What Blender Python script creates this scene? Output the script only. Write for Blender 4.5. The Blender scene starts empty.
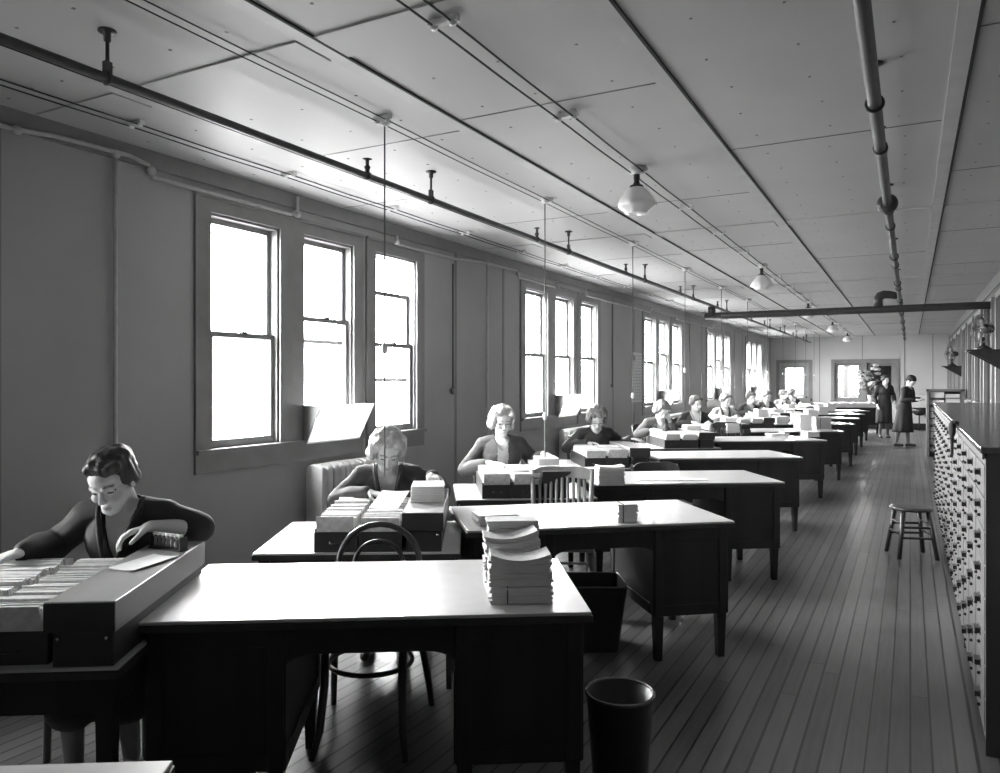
import bpy, bmesh, math, random
from math import sin, cos, pi, radians as R
from mathutils import Vector, Matrix, Euler, noise

random.seed(7)
SC = bpy.context.scene
COL = SC.collection

# ------------------------------------------------------------------ camera numbers
F, CU, CV, H = 760.0, 500.0, 380.0, 1.55
YAW = R(28.35)
CA, SA = cos(YAW), sin(YAW)

def pix(x, y, z):
    f = -x * SA + y * CA
    r = x * CA + y * SA
    return CU + F * r / f, CV - F * (z - H) / f

def at(u, v, z):
    f = (H - z) * F / (v - CV)
    r = (u - CU) / F * f
    return Vector((r * CA - f * SA, r * SA + f * CA, z))

# ------------------------------------------------------------------ materials
def mat(name, g, rough=0.6, var=0.12, scale=6.0, stretch=(1, 1, 1), metal=0.0, spec=0.5, bump=0.0, coat=0.0, tint=None):
    m = bpy.data.materials.new(name)
    m.use_nodes = True
    nt = m.node_tree
    b = nt.nodes['Principled BSDF']
    b.inputs['Roughness'].default_value = rough
    b.inputs['Metallic'].default_value = metal
    b.inputs['Specular IOR Level'].default_value = spec
    b.inputs['Coat Weight'].default_value = coat
    b.inputs['Coat Roughness'].default_value = 0.12
    tc = nt.nodes.new('ShaderNodeTexCoord')
    mp = nt.nodes.new('ShaderNodeMapping')
    mp.inputs['Scale'].default_value = stretch
    nz = nt.nodes.new('ShaderNodeTexNoise')
    nz.inputs['Scale'].default_value = scale
    nz.inputs['Detail'].default_value = 4
    mr = nt.nodes.new('ShaderNodeMapRange')
    mr.inputs['From Min'].default_value = 0.25
    mr.inputs['From Max'].default_value = 0.75
    mr.inputs['To Min'].default_value = g * (1 - var)
    mr.inputs['To Max'].default_value = g * (1 + var)
    cb = nt.nodes.new('ShaderNodeCombineColor')
    L = nt.links.new
    L(tc.outputs['Object'], mp.inputs['Vector'])
    L(mp.outputs['Vector'], nz.inputs['Vector'])
    L(nz.outputs['Fac'], mr.inputs['Value'])
    for c in ('Red', 'Green', 'Blue'):
        L(mr.outputs['Result'], cb.inputs[c])
    L(cb.outputs['Color'], b.inputs['Base Color'])
    if bump:
        bp = nt.nodes.new('ShaderNodeBump')
        bp.inputs['Strength'].default_value = bump
        bp.inputs['Distance'].default_value = 0.01
        L(nz.outputs['Fac'], bp.inputs['Height'])
        L(bp.outputs['Normal'], b.inputs['Normal'])
    return m

M = {}
M['desk'] = mat('dark_oak', 0.018, 0.42, 0.35, 9, (1, 1, 0.08) , spec=0.35)
M['desktop'] = mat('desk_linoleum', 0.46, 0.36, 0.06, 14, spec=0.9, coat=0.3)
M['desktopedge'] = mat('desk_edge', 0.035, 0.45, 0.3, 9, spec=0.35)
M['boxwood'] = mat('box_wood', 0.30, 0.33, 0.25, 7, (1, 0.1, 1), spec=0.5)
M['boxdark'] = mat('box_dark', 0.03, 0.45, 0.25, 7, (1, 1, 0.2))
M['chairwood'] = mat('chair_wood', 0.035, 0.28, 0.3, 12, (1, 1, 0.1))
M['chairpale'] = mat('chair_oak', 0.22, 0.3, 0.25, 12, (1, 1, 0.1))
M['ceiling'] = mat('ceiling_board', 0.50, 0.55, 0.05, 1.3, bump=0.02)
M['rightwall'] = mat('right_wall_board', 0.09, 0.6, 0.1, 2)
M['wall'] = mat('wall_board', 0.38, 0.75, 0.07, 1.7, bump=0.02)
M['farwall'] = mat('far_wall_board', 0.5, 0.5, 0.05, 1.7)
M['trim'] = mat('trim_paint', 0.22, 0.4, 0.1, 5)
M['batten'] = mat('ceiling_batten', 0.50, 0.5, 0.1, 5)
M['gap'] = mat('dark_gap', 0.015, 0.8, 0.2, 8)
M['sash'] = mat('sash_paint', 0.22, 0.4, 0.1, 6)
M['pipe'] = mat('iron_pipe', 0.045, 0.4, 0.3, 20, spec=0.5)
M['conduit'] = mat('painted_pipe', 0.48, 0.45, 0.1, 14)
M['wire'] = mat('wire_black', 0.02, 0.6, 0.2, 30)
M['porcelain'] = mat('porcelain', 0.8, 0.25, 0.03, 10)
M['shade'] = mat('milk_glass', 0.86, 0.2, 0.02, 10, spec=0.6)
M['cord'] = mat('cloth_cord', 0.10, 0.8, 0.2, 40)
M['paper'] = mat('paper', 0.80, 0.8, 0.05, 30)
M['manila'] = mat('manila_paper', 0.66, 0.8, 0.12, 24, (1, 1, 8))
M['card'] = mat('index_card', 0.88, 0.75, 0.08, 60)
M['cardedge'] = mat('card_tab', 0.72, 0.75, 0.2, 40)
M['skin'] = mat('skin', 0.62, 0.5, 0.04, 30, spec=0.35)
M['lip'] = mat('lip', 0.36, 0.45, 0.05, 30)
M['eye'] = mat('eye_dark', 0.04, 0.3, 0.1, 30)
M['brow'] = mat('brow_hair', 0.26, 0.7, 0.1, 60)
M['hairdark'] = mat('hair_dark', 0.05, 0.45, 0.5, 45, (1, 1, 0.3), spec=0.3, bump=0.8)
M['hairmid'] = mat('hair_brown', 0.16, 0.45, 0.45, 45, (1, 1, 0.3), spec=0.3, bump=0.8)
M['hairfair'] = mat('hair_fair', 0.50, 0.45, 0.3, 45, (1, 1, 0.3), spec=0.3, bump=0.8)
M['dressdark'] = mat('dress_dark', 0.022, 0.75, 0.2, 14, bump=0.15)
M['dressgrey'] = mat('dress_grey', 0.055, 0.8, 0.15, 14, bump=0.15)
M['dresspale'] = mat('dress_pale', 0.32, 0.8, 0.1, 14, bump=0.15)
M['blouse'] = mat('blouse_white', 0.7, 0.8, 0.06, 14)
M['shoe'] = mat('shoe_leather', 0.02, 0.3, 0.1, 14)
M['stocking'] = mat('stocking', 0.2, 0.6, 0.1, 14)
M['radiator'] = mat('radiator_paint', 0.50, 0.4, 0.1, 16)
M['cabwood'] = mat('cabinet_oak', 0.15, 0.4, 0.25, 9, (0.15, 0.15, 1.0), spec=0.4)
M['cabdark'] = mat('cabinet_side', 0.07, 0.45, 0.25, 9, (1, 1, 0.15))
M['cabtop'] = mat('cabinet_top', 0.075, 0.2, 0.2, 7, spec=0.6, coat=0.3)
M['brass'] = mat('dark_brass', 0.03, 0.35, 0.2, 30, metal=0.3)
M['bin'] = mat('bin_metal', 0.018, 0.35, 0.3, 12, spec=0.5)
M['binrim'] = mat('bin_rim', 0.16, 0.25, 0.2, 12, metal=0.6)
M['fan'] = mat('fan_enamel', 0.03, 0.25, 0.2, 12)
M['chrome'] = mat('bright_metal', 0.6, 0.2, 0.05, 12, metal=1.0)
M['flower'] = mat('white_petal', 0.85, 0.7, 0.05, 50)
M['leaf'] = mat('leaf', 0.10, 0.6, 0.3, 20)
M['doorpaint'] = mat('door_paint', 0.20, 0.4, 0.12, 7)
M['doorpale'] = mat('door_pale', 0.36, 0.4, 0.12, 7)
M['bark'] = mat('bark', 0.0015, 0.9, 0.4, 8, bump=0.4)
M['soil'] = mat('yard_ground', 0.0035, 0.9, 0.3, 2)
M['darkpane'] = mat('shaded_window', 0.04, 0.12, 0.2, 3, spec=0.6)
M['cloth'] = mat('black_cloth', 0.02, 0.9, 0.2, 14)
M['chart'] = mat('chart_paper', 0.62, 0.7, 0.05, 14)
M['ink'] = mat('chart_ink', 0.25, 0.7, 0.1, 14)

def glass():
    m = bpy.data.materials.new('window_glass')
    m.use_nodes = True
    nt = m.node_tree
    nt.nodes.clear()
    o = nt.nodes.new('ShaderNodeOutputMaterial')
    t = nt.nodes.new('ShaderNodeBsdfTransparent')
    t.inputs['Color'].default_value = (0.96, 0.96, 0.96, 1)
    g = nt.nodes.new('ShaderNodeBsdfGlossy')
    g.inputs['Roughness'].default_value = 0.03
    lw = nt.nodes.new('ShaderNodeLayerWeight')
    pw = nt.nodes.new('ShaderNodeMath'); pw.operation = 'POWER'; pw.inputs[1].default_value = 4.0
    fr = nt.nodes.new('ShaderNodeMath'); fr.operation = 'MULTIPLY_ADD'; fr.inputs[1].default_value = 0.5; fr.inputs[2].default_value = 0.03
    nt.links.new(lw.outputs['Facing'], pw.inputs[0]); nt.links.new(pw.outputs[0], fr.inputs[0])
    mx = nt.nodes.new('ShaderNodeMixShader')
    L = nt.links.new
    L(fr.outputs[0], mx.inputs['Fac'])
    L(t.outputs['BSDF'], mx.inputs[1])
    L(g.outputs['BSDF'], mx.inputs[2])
    L(mx.outputs['Shader'], o.inputs['Surface'])
    return m
M['glass'] = glass()
def frosted():
    m = bpy.data.materials.new('frosted_sheet'); m.use_nodes = True
    nt = m.node_tree; nt.nodes.clear()
    o = nt.nodes.new('ShaderNodeOutputMaterial'); t = nt.nodes.new('ShaderNodeBsdfTranslucent'); d = nt.nodes.new('ShaderNodeBsdfDiffuse'); mx = nt.nodes.new('ShaderNodeMixShader')
    t.inputs['Color'].default_value = (.85, .85, .85, 1); d.inputs['Color'].default_value = (.85, .85, .85, 1); mx.inputs['Fac'].default_value = .35
    nt.links.new(t.outputs[0], mx.inputs[1]); nt.links.new(d.outputs[0], mx.inputs[2]); nt.links.new(mx.outputs[0], o.inputs['Surface'])
    return m
M['frosted'] = frosted()

def floor_mat():
    m = bpy.data.materials.new('floor_boards')
    m.use_nodes = True
    nt = m.node_tree
    b = nt.nodes['Principled BSDF']
    N = nt.nodes.new
    L = nt.links.new
    tc = N('ShaderNodeTexCoord')
    sx = N('ShaderNodeSeparateXYZ')
    L(tc.outputs['Object'], sx.inputs['Vector'])
    W = 0.081
    def mth(op, a, bb=None):
        n = N('ShaderNodeMath'); n.operation = op
        for i, v in enumerate((a, bb)):
            if v is None: continue
            if isinstance(v, (int, float)): n.inputs[i].default_value = v
            else: L(v, n.inputs[i])
        return n.outputs[0]
    q = mth('DIVIDE', sx.outputs['X'], W)
    fl = mth('FLOOR', q)
    fr = mth('FRACT', q)
    edge = mth('MINIMUM', fr, mth('SUBTRACT', 1.0, fr))
    wn = N('ShaderNodeTexWhiteNoise'); wn.noise_dimensions = '1D'
    L(fl, wn.inputs['W'])
    off = mth('MULTIPLY', wn.outputs['Value'], 3.7)
    qy = mth('DIVIDE', mth('ADD', sx.outputs['Y'], off), 3.2)
    fy = mth('FRACT', qy)
    ey = mth('MULTIPLY', mth('MINIMUM', fy, mth('SUBTRACT', 1.0, fy)), 3.2)
    gapw = mth('ADD', 0.036, mth('MULTIPLY', wn.outputs['Value'], 0.055))
    gx = mth('LESS_THAN', edge, gapw)
    gy = mth('LESS_THAN', ey, 0.003)
    gap = mth('MAXIMUM', gx, gy)
    wn2 = N('ShaderNodeTexWhiteNoise'); wn2.noise_dimensions = '2D'
    cv = N('ShaderNodeCombineXYZ')
    L(fl, cv.inputs['X']); L(mth('FLOOR', qy), cv.inputs['Y'])
    L(cv.outputs['Vector'], wn2.inputs['Vector'])
    mp = N('ShaderNodeMapping'); mp.inputs['Scale'].default_value = (14, 0.9, 1)
    L(tc.outputs['Object'], mp.inputs['Vector'])
    nz = N('ShaderNodeTexNoise'); nz.inputs['Scale'].default_value = 3; nz.inputs['Detail'].default_value = 6
    L(mp.outputs['Vector'], nz.inputs['Vector'])
    nz2 = N('ShaderNodeTexNoise'); nz2.inputs['Scale'].default_value = 1.4; nz2.inputs['Detail'].default_value = 3
    L(tc.outputs['Object'], nz2.inputs['Vector'])
    val = mth('ADD', 0.0, mth('ADD', mth('MULTIPLY', wn2.outputs['Value'], 0.03),
              mth('ADD', mth('MULTIPLY', nz.outputs['Fac'], 0.04), mth('MULTIPLY', nz2.outputs['Fac'], 0.05))))
    val = mth('MULTIPLY', mth('MULTIPLY', val, 1.9), mth('SUBTRACT', 1.0, mth('MULTIPLY', gap, 0.93)))
    cb = N('ShaderNodeCombineColor')
    for c in ('Red', 'Green', 'Blue'): L(val, cb.inputs[c])
    L(cb.outputs['Color'], b.inputs['Base Color'])
    rg = mth('MAXIMUM', 0.31, mth('ADD', 0.22, mth('MULTIPLY', nz2.outputs['Fac'], 0.22)))
    b.inputs['Specular IOR Level'].default_value = 0.75
    L(rg, b.inputs['Roughness'])
    bp = N('ShaderNodeBump'); bp.inputs['Strength'].default_value = 0.5; bp.inputs['Distance'].default_value = 0.004
    L(mth('SUBTRACT', mth('MULTIPLY', nz.outputs['Fac'], 0.3), gap), bp.inputs['Height'])
    L(bp.outputs['Normal'], b.inputs['Normal'])
    return m
M['floor'] = floor_mat()

# ------------------------------------------------------------------ mesh helper
class MB:
    def __init__(s):
        s.v = []; s.f = []; s.m = []; s.sm = []
    def add(s, vs, fs, mi=0, smooth=False, mx=None):
        o = len(s.v)
        for p in vs:
            p = Vector(p)
            if mx is not None: p = mx @ p
            s.v.append(p)
        for f in fs:
            s.f.append([i + o for i in f]); s.m.append(mi); s.sm.append(smooth)
        return s
    def box(s, c, d, mi=0, mx=None, taper=1.0):
        x, y, z = d[0] / 2, d[1] / 2, d[2] / 2
        c = Vector(c)
        vs = []
        for k in (-1, 1):
            t = taper if k < 0 else 1.0
            for a, b in ((-1, -1), (1, -1), (1, 1), (-1, 1)):
                vs.append(c + Vector((a * x * t, b * y * t, k * z)))
        fs = [(3, 2, 1, 0), (4, 5, 6, 7), (0, 1, 5, 4), (1, 2, 6, 5), (2, 3, 7, 6), (3, 0, 4, 7)]
        return s.add(vs, fs, mi, False, mx)
    def lohi(s, lo, hi, mi=0, mx=None, taper=1.0):
        lo = Vector(lo); hi = Vector(hi)
        return s.box((lo + hi) / 2, hi - lo, mi, mx, taper)
    def tube(s, pts, r, n=10, mi=0, closed=False, mx=None, sx=1.0):
        pts = [Vector(p) for p in pts]
        N = len(pts)
        rs = r if isinstance(r, (list, tuple)) else [r] * N
        vs = []; fs = []
        up = None
        for i, p in enumerate(pts):
            if closed: d = pts[(i + 1) % N] - pts[i - 1]
            else: d = pts[min(i + 1, N - 1)] - pts[max(i - 1, 0)]
            d.normalize()
            if up is None:
                up = Vector((0, 0, 1)) if abs(d.z) < 0.9 else Vector((1, 0, 0))
            a = d.cross(up)
            if a.length < 1e-5: a = d.orthogonal()
            a.normalize(); b = a.cross(d).normalized(); up = b
            for k in range(n):
                t = 2 * pi * k / n
                vs.append(p + a * cos(t) * rs[i] * sx + b * sin(t) * rs[i])
        for i in range(N if closed else N - 1):
            j = (i + 1) % N
            for k in range(n):
                l = (k + 1) % n
                fs.append((i * n + k, j * n + k, j * n + l, i * n + l))
        if not closed:
            fs.append(tuple(range(n)))
            fs.append(tuple(reversed(range((N - 1) * n, N * n))))
        return s.add(vs, fs, mi, True, mx)
    def lathe(s, prof, n=20, mi=0, mx=None, c=(0, 0, 0), wave=None):
        vs = []; fs = []
        for i, (r, z) in enumerate(prof):
            for k in range(n):
                t = 2 * pi * k / n
                rr = r if wave is None else r * (1 + wave(i, t))
                vs.append(Vector(c) + Vector((rr * cos(t), rr * sin(t), z)))
        for i in range(len(prof) - 1):
            for k in range(n):
                l = (k + 1) % n
                fs.append((i * n + k, i * n + l, (i + 1) * n + l, (i + 1) * n + k))
        if prof[0][0] > 1e-6: fs.append(tuple(reversed(range(n))))
        if prof[-1][0] > 1e-6: fs.append(tuple(range((len(prof) - 1) * n, len(prof) * n)))
        return s.add(vs, fs, mi, True, mx)
    def ell(s, c, r, n=14, mi=0, mx=None, rot=None):
        vs = [(0, 0, -1)]; m = n // 2
        for i in range(1, m):
            a = -pi / 2 + pi * i / m
            for k in range(n):
                t = 2 * pi * k / n
                vs.append((cos(a) * cos(t), cos(a) * sin(t), sin(a)))
        vs.append((0, 0, 1))
        fs = []
        for k in range(n):
            l = (k + 1) % n
            fs.append((0, 1 + l, 1 + k))
            for i in range(m - 2):
                fs.append((1 + i * n + k, 1 + i * n + l, 1 + (i + 1) * n + l, 1 + (i + 1) * n + k))
            fs.append((1 + (m - 2) * n + k, 1 + (m - 2) * n + l, len(vs) - 1))
        if not isinstance(r, (tuple, list)): r = (r, r, r)
        q = [Vector((p[0] * r[0], p[1] * r[1], p[2] * r[2])) for p in vs]
        if rot is not None: q = [rot @ p for p in q]
        q = [p + Vector(c) for p in q]
        return s.add(q, fs, mi, True, mx)
    def cap(s, p0, p1, r0, r1=None, n=12, mx=None):
        if r1 is None: r1 = r0
        p0 = Vector(p0); p1 = Vector(p1)
        s.ell(p0, r0, n, 0, mx); s.ell(p1, r1, n, 0, mx)
        if (p1 - p0).length > 1e-4: s.tube([p0, p1], [r0, r1], n, 0, False, mx)
        return s
    def chain(s, pts, rs, n=12, mx=None):
        for i in range(len(pts) - 1): s.cap(pts[i], pts[i + 1], rs[i], rs[i + 1], n, mx)
        return s
    def prism(s, poly, axis, a, b, mi=0, mx=None):
        n = len(poly)
        def P(p, t):
            if axis == 'x': return (t, p[0], p[1])
            if axis == 'y': return (p[0], t, p[1])
            return (p[0], p[1], t)
        vs = [P(p, a) for p in poly] + [P(p, b) for p in poly]
        fs = [tuple(reversed(range(n))), tuple(range(n, 2 * n))]
        for i in range(n):
            j = (i + 1) % n
            fs.append((i, j, n + j, n + i))
        return s.add(vs, fs, mi, False, mx)
    def mesh(s, name, mats):
        me = bpy.data.meshes.new(name)
        me.from_pydata([tuple(p) for p in s.v], [], s.f)
        for m in mats: me.materials.append(m)
        me.polygons.foreach_set('material_index', s.m)
        me.polygons.foreach_set('use_smooth', s.sm)
        me.update()
        bm = bmesh.new(); bm.from_mesh(me)
        bmesh.ops.recalc_face_normals(bm, faces=bm.faces)
        bm.to_mesh(me); bm.free()
        return me
    def build(s, name, mats, parent=None, bevel=0.0, loc=None):
        if not isinstance(mats, (list, tuple)): mats = [mats]
        me = s.mesh(name, mats)
        return link(name, me, parent, bevel, loc)

def link(name, me, parent=None, bevel=0.0, loc=None):
    o = bpy.data.objects.new(name, me)
    COL.objects.link(o)
    if parent is not None: o.parent = parent
    if loc is not None: o.location = loc
    if bevel:
        b = o.modifiers.new('bevel', 'BEVEL')
        b.width = bevel; b.segments = 2; b.limit_method = 'ANGLE'; b.angle_limit = R(40)
    return o

def tag(o, label=None, cat=None, group=None, kind=None):
    if label: o['label'] = label
    if cat: o['category'] = cat
    if group: o['group'] = group
    if kind: o['kind'] = kind
    return o

def thing(name, label, cat, loc=(0, 0, 0), rz=0.0, group=None, kind=None):
    o = bpy.data.objects.new(name, None)
    o.empty_display_size = 0.1
    COL.objects.link(o)
    o.location = loc; o.rotation_euler = (0, 0, rz)
    return tag(o, label, cat, group, kind)

def kids(o):
    return [c for c in bpy.data.objects if c.parent == o]

def dup(o, loc=None, rz=None, label=None, group=None, parent=None):
    c = o.copy(); COL.objects.link(c)
    if parent is not None: c.parent = parent
    if loc is not None: c.location = loc
    if rz is not None: c.rotation_euler = (0, 0, rz)
    if label: c['label'] = label
    if group: c['group'] = group
    for ch in kids(o):
        if ch is not c: dup(ch, parent=c)
    return c

ORD = ['nearest', 'second', 'third', 'fourth', 'fifth', 'sixth', 'seventh', 'eighth', 'ninth', 'tenth', 'eleventh']

# ------------------------------------------------------------------ room shell
XL, XR, YN, YF, ZC = -4.15, 1.04, -1.6, 27.0, 2.97
WT = 0.14
GY = [3.57 + 4.75 * g for g in range(5)]
SIDE = (3.57 - 4.75 + 1.79, 3.57 - 4.75 + 2.42)     # one more window lies beside the camera, left of the frame
OPEN = [(0.0, 0.64), (0.89, 1.49), (1.79, 2.42)]
WZ0, WZ1 = 1.085, 2.68

tag(MB().lohi((XL - .3, YN - .3, -0.12), (XR + .3, YF + .3, 0)).build('floor', M['floor']), kind='structure')
tag(MB().lohi((XL - .3, YN - .3, ZC), (XR + .3, YF + .3, ZC + .12)).build('ceiling', M['ceiling']), kind='structure')

w = MB()
ys = [YN - .2]
segs = []
segs.append(SIDE)
for g in GY:
    for a, b in OPEN: segs.append((g + a, g + b))
prev = YN - .2
for a, b in segs:
    w.lohi((XL - WT, prev, 0), (XL, a, ZC))
    w.lohi((XL - WT, a, 0), (XL, b, WZ0)); w.lohi((XL - WT, a, WZ1), (XL, b, ZC))
    prev = b
w.lohi((XL - WT, prev, 0), (XL, YF + .14, ZC))
tag(w.build('wall_left', M['wall']), kind='structure')
tag(MB().lohi((XL - WT, YN - .14, 0), (XR + .14, YN, ZC)).build('wall_near', M['sash']), kind='structure')

# far wall with two openings
DX0, DX1, DZ = -3.86, -2.95, 2.12
FX0, FX1, FZ0, FZ1 = -2.17, -0.40, 0.90, 2.12
w = MB()
w.lohi((XL, YF, 0), (DX0, YF + .14, ZC)); w.lohi((DX0, YF, DZ), (DX1, YF + .14, ZC))
w.lohi((DX1, YF, 0), (FX0, YF + .14, ZC)); w.lohi((FX0, YF, 0), (FX1, YF + .14, FZ0)); w.lohi((FX0, YF, FZ1), (FX1, YF + .14, ZC))
w.lohi((FX1, YF, 0), (XR + .14, YF + .14, ZC))
tag(w.build('wall_far', M['farwall']), kind='structure')
# far wall seams
w = MB()
for x in (-2.62, -1.35, -.15, 0.62): w.lohi((x - .012, YF - .008, .2), (x + .012, YF, ZC))
tag(w.build('trim_1', M['trim']), kind='structure')

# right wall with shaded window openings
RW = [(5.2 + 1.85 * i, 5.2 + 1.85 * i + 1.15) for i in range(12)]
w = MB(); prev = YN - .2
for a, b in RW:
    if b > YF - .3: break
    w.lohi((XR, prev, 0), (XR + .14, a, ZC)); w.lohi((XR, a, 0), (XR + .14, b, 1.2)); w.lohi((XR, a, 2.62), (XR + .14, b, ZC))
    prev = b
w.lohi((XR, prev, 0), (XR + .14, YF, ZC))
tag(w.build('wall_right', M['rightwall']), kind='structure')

tag(MB().lohi((XL, YN, 0), (XL + .02, YF, .16)).build('baseboard_left', M['trim']), kind='structure')
tag(MB().lohi((XL, YF - .025, 0), (DX0 - .1, YF, .2)).lohi((DX1 + .1, YF - .025, 0), (XR, YF, .2)).build('baseboard_far', M['desk']), kind='structure')
tag(MB().lohi((XR - .02, YN, 0), (XR, YF, .16)).build('baseboard_right', M['trim']), kind='structure')
# cove board along the tops of the walls
tag(MB().lohi((XL, YN, ZC - .11), (XL + .022, YF, ZC)).build('trim_2', M['trim']), kind='structure')
tag(MB().lohi((XR - .022, YN, ZC - .16), (XR, YF, ZC)).build('trim_3', M['trim']), kind='structure')
# wall battens
w = MB()
for k in range(-1, 5):
    for d in (0.35 if k == -1 else -1, 1.55, 2.6, 3.4 if k < 0 else 3.15, 4.2 if k >= 0 else 9):
        y = 0
        if d in (-1, 9): continue
        y = 3.57 + 4.75 * k + d
        if k >= 0 and y < 3.57 + 4.75 * k + 2.62: continue
        if y < YF - .1 and y > 1.3 and not (3.4 < y < 6.15): w.lohi((XL, y - .018, .16), (XL + .007, y + .018, ZC - .11))
tag(w.build('trim_4', M['trim']), kind='structure')
# ceiling battens: lengthwise strips, cross boards, seams
SX = [-3.41, -2.21, -1.02, 0.20]
n = 5
for x in SX:
    w = MB(); w.lohi((x - .040, YN, ZC - .006), (x + .036, YF, ZC))
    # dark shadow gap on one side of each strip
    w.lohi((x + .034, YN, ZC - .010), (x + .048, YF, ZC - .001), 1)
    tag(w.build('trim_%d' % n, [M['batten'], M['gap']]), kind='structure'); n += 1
for k in range(6):
    y = 2.5 + 4.75 * k
    if y > YF - .2: break
    w = MB()
    edges = [XL] + SX + [XR]
    for i in range(len(edges) - 1):
        w.lohi((edges[i] + .05, y - .11, ZC - .009), (edges[i + 1] - .05, y + .11, ZC))
    tag(w.build('trim_%d' % n, M['ceiling']), kind='structure'); n += 1
w = MB()
edges = [XL] + SX + [XR]
for i in range(len(edges) - 1):
    off = [2.5, 1.3, 1.15, 2.4, 1.2][i]
    for k in range(-1, 12):
        y = off + 2.4 * k
        if YN < y < YF - .1: w.lohi((edges[i] + .05, y - .0045, ZC - .003), (edges[i + 1] - .05, y + .0045, ZC), 0)
tag(w.build('trim_%d' % n, M['sash']), kind='structure'); n += 1
# nail heads are tiny pits in the ceiling board
w = MB()
for i in range(len(edges) - 1):
    for k in range(40):
        y = 1.0 + k * .4
        for t in (.2, .5, .8):
            x = edges[i] + (edges[i + 1] - edges[i]) * t
            w.box((x + random.uniform(-.02, .02), y + random.uniform(-.03, .03), ZC - .001), (.011, .011, .004))
tag(w.build('trim_%d' % n, M['sash']), kind='structure'); n += 1

# ------------------------------------------------------------------ left windows
def sash_window(idx, y0, y1, rail=1.87, drop=0.0, lift=0.0):
    t = thing('window_%d' % idx, None, None, (XL, (y0 + y1) / 2, WZ0), kind='structure')
    hw = (y1 - y0) / 2; hh = WZ1 - WZ0
    m = MB()                                               # casing on the room side, stool and jamb lining
    m.lohi((0, -hw - .125, 0), (.022, -hw, hh + .09)); m.lohi((0, hw, 0), (.022, hw + .125, hh + .09))
    m.lohi((0, -hw, hh), (.022, hw, hh + .09)); m.lohi((0, -hw - .125, hh + .09), (.035, hw + .125, hh + .115))
    m.lohi((0, -hw - .125, -.16), (.02, hw + .125, -.03))
    m.lohi((-.1, -hw, -.03), (0, hw, 0)); m.lohi((0, -hw - .125, -.03), (.05, hw + .125, 0))
    m.lohi((-WT, -hw, 0), (0, -hw + .018, hh)); m.lohi((-WT, hw - .018, 0), (0, hw, hh)); m.lohi((-WT, -hw, hh - .018), (0, hw, hh))
    m.build('window_casing', M['sash'], t)
    r = rail - WZ0
    for nm, z0, z1, x in (('upper_sash', r - .02 - drop, hh - .018 - drop, -.085), ('lower_sash', lift, r + .02 + lift, -.045)):
        s = MB(); a = hw - .018; q = .036
        s.lohi((x - .018, -a, z0), (x + .018, -a + q, z1)); s.lohi((x - .018, a - q, z0), (x + .018, a, z1))
        bz = .055 if nm == 'lower_sash' else .032
        s.lohi((x - .018, -a + q, z0), (x + .018, a - q, z0 + bz)); s.lohi((x - .018, -a + q, z1 - .036), (x + .018, a - q, z1))
        so = s.build(nm, M['sash'], t)
        MB().lohi((x - .003, -a + q, z0 + bz), (x + .003, a - q, z1 - .036)).build('pane', M['glass'], so)
    MB().box((-.02, 0, r + .02 + lift), (.03, .05, .02)).build('sash_lock', M['brass'], t)
    return t

wi = 1
side_w = sash_window(wi, SIDE[0], SIDE[1], 1.865); wi += 1
MB().lohi((-.018, -.295, .78), (-.012, .295, 1.56)).build('added_light_block', M['sash'], side_w)  # unseen panel added to block light through the upper half of this window
for gi, g in enumerate(GY):
    for k, (a, b) in enumerate(OPEN):
        rail = 1.865
        lift = .165 if (gi in (0, 2, 3) and k == 1) else 0.0
        drop = .31 if (gi == 0 and k == 2) else 0.0
        sash_window(wi, g + a, g + b, rail, drop, lift); wi += 1

# right-hand windows, shaded
for a, b in RW:
    if b > YF - .3: break
    t = thing('window_%d' % wi, None, None, (XR, (a + b) / 2, 1.2), kind='structure'); wi += 1
    hw = (b - a) / 2; hh = 1.42
    m = MB()
    m.lohi((-.05, -hw - .10, -.03), (0, -hw, hh + .08)); m.lohi((-.05, hw, -.03), (0, hw + .10, hh + .08)); m.lohi((-.05, -hw, hh), (0, hw, hh + .08))
    m.lohi((-.07, -hw - .12, -.05), (0, hw + .12, -.02)); m.lohi((0, -hw, -.02), (.14, hw, 0))
    m.build('window_casing', M['trim'], t)
    s = MB()
    for y in (-hw, -.02, hw - .05): s.lohi((.03, y, 0), (.07, y + .05, hh))
    for z in (0, hh / 2, hh - .05): s.lohi((.03, -hw, z), (.07, hw, z + .05))
    so = s.build('sash', M['sash'], t)
    MB().lohi((.045, -hw + .03, .03), (.055, hw - .03, hh - .03)).build('pane', M['darkpane'], so)

# far wall: glazed door and double window
t = thing('door_1', None, None, ((DX0 + DX1) / 2, YF, 0), kind='structure')
hw = (DX1 - DX0) / 2
m = MB(); m.lohi((-hw - .11, -.025, 0), (-hw, .02, DZ + .1)); m.lohi((hw, -.025, 0), (hw + .11, .02, DZ + .1)); m.lohi((-hw, -.025, DZ), (hw, .02, DZ + .1))
m.build('door_frame', M['trim'], t)
m = MB()
m.lohi((-hw, .03, 0), (hw, .09, .96)); m.lohi((-hw, .03, .96), (-hw + .18, .09, DZ)); m.lohi((hw - .18, .03, .96), (hw, .09, DZ)); m.lohi((-hw + .18, .03, DZ - .18), (hw - .18, .09, DZ))
d = m.build('door_leaf', M['doorpale'], t)
MB().lohi((-hw + .18, .067, .96), (hw - .18, .073, DZ - .18)).build('pane', M['glass'], d)
MB().ell((hw - .08, .03, .98), .03).build('door_knob', M['brass'], d)
t = thing('window_%d' % wi, None, None, ((FX0 + FX1) / 2, YF, FZ0), kind='structure'); wi += 1
hw = (FX1 - FX0) / 2; hh = FZ1 - FZ0
m = MB(); m.lohi((-hw - .1, -.03, -.1), (-hw, .02, hh + .1)); m.lohi((hw, -.03, -.1), (hw + .1, .02, hh + .1)); m.lohi((-hw, -.03, hh), (hw, .02, hh + .1))
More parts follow.
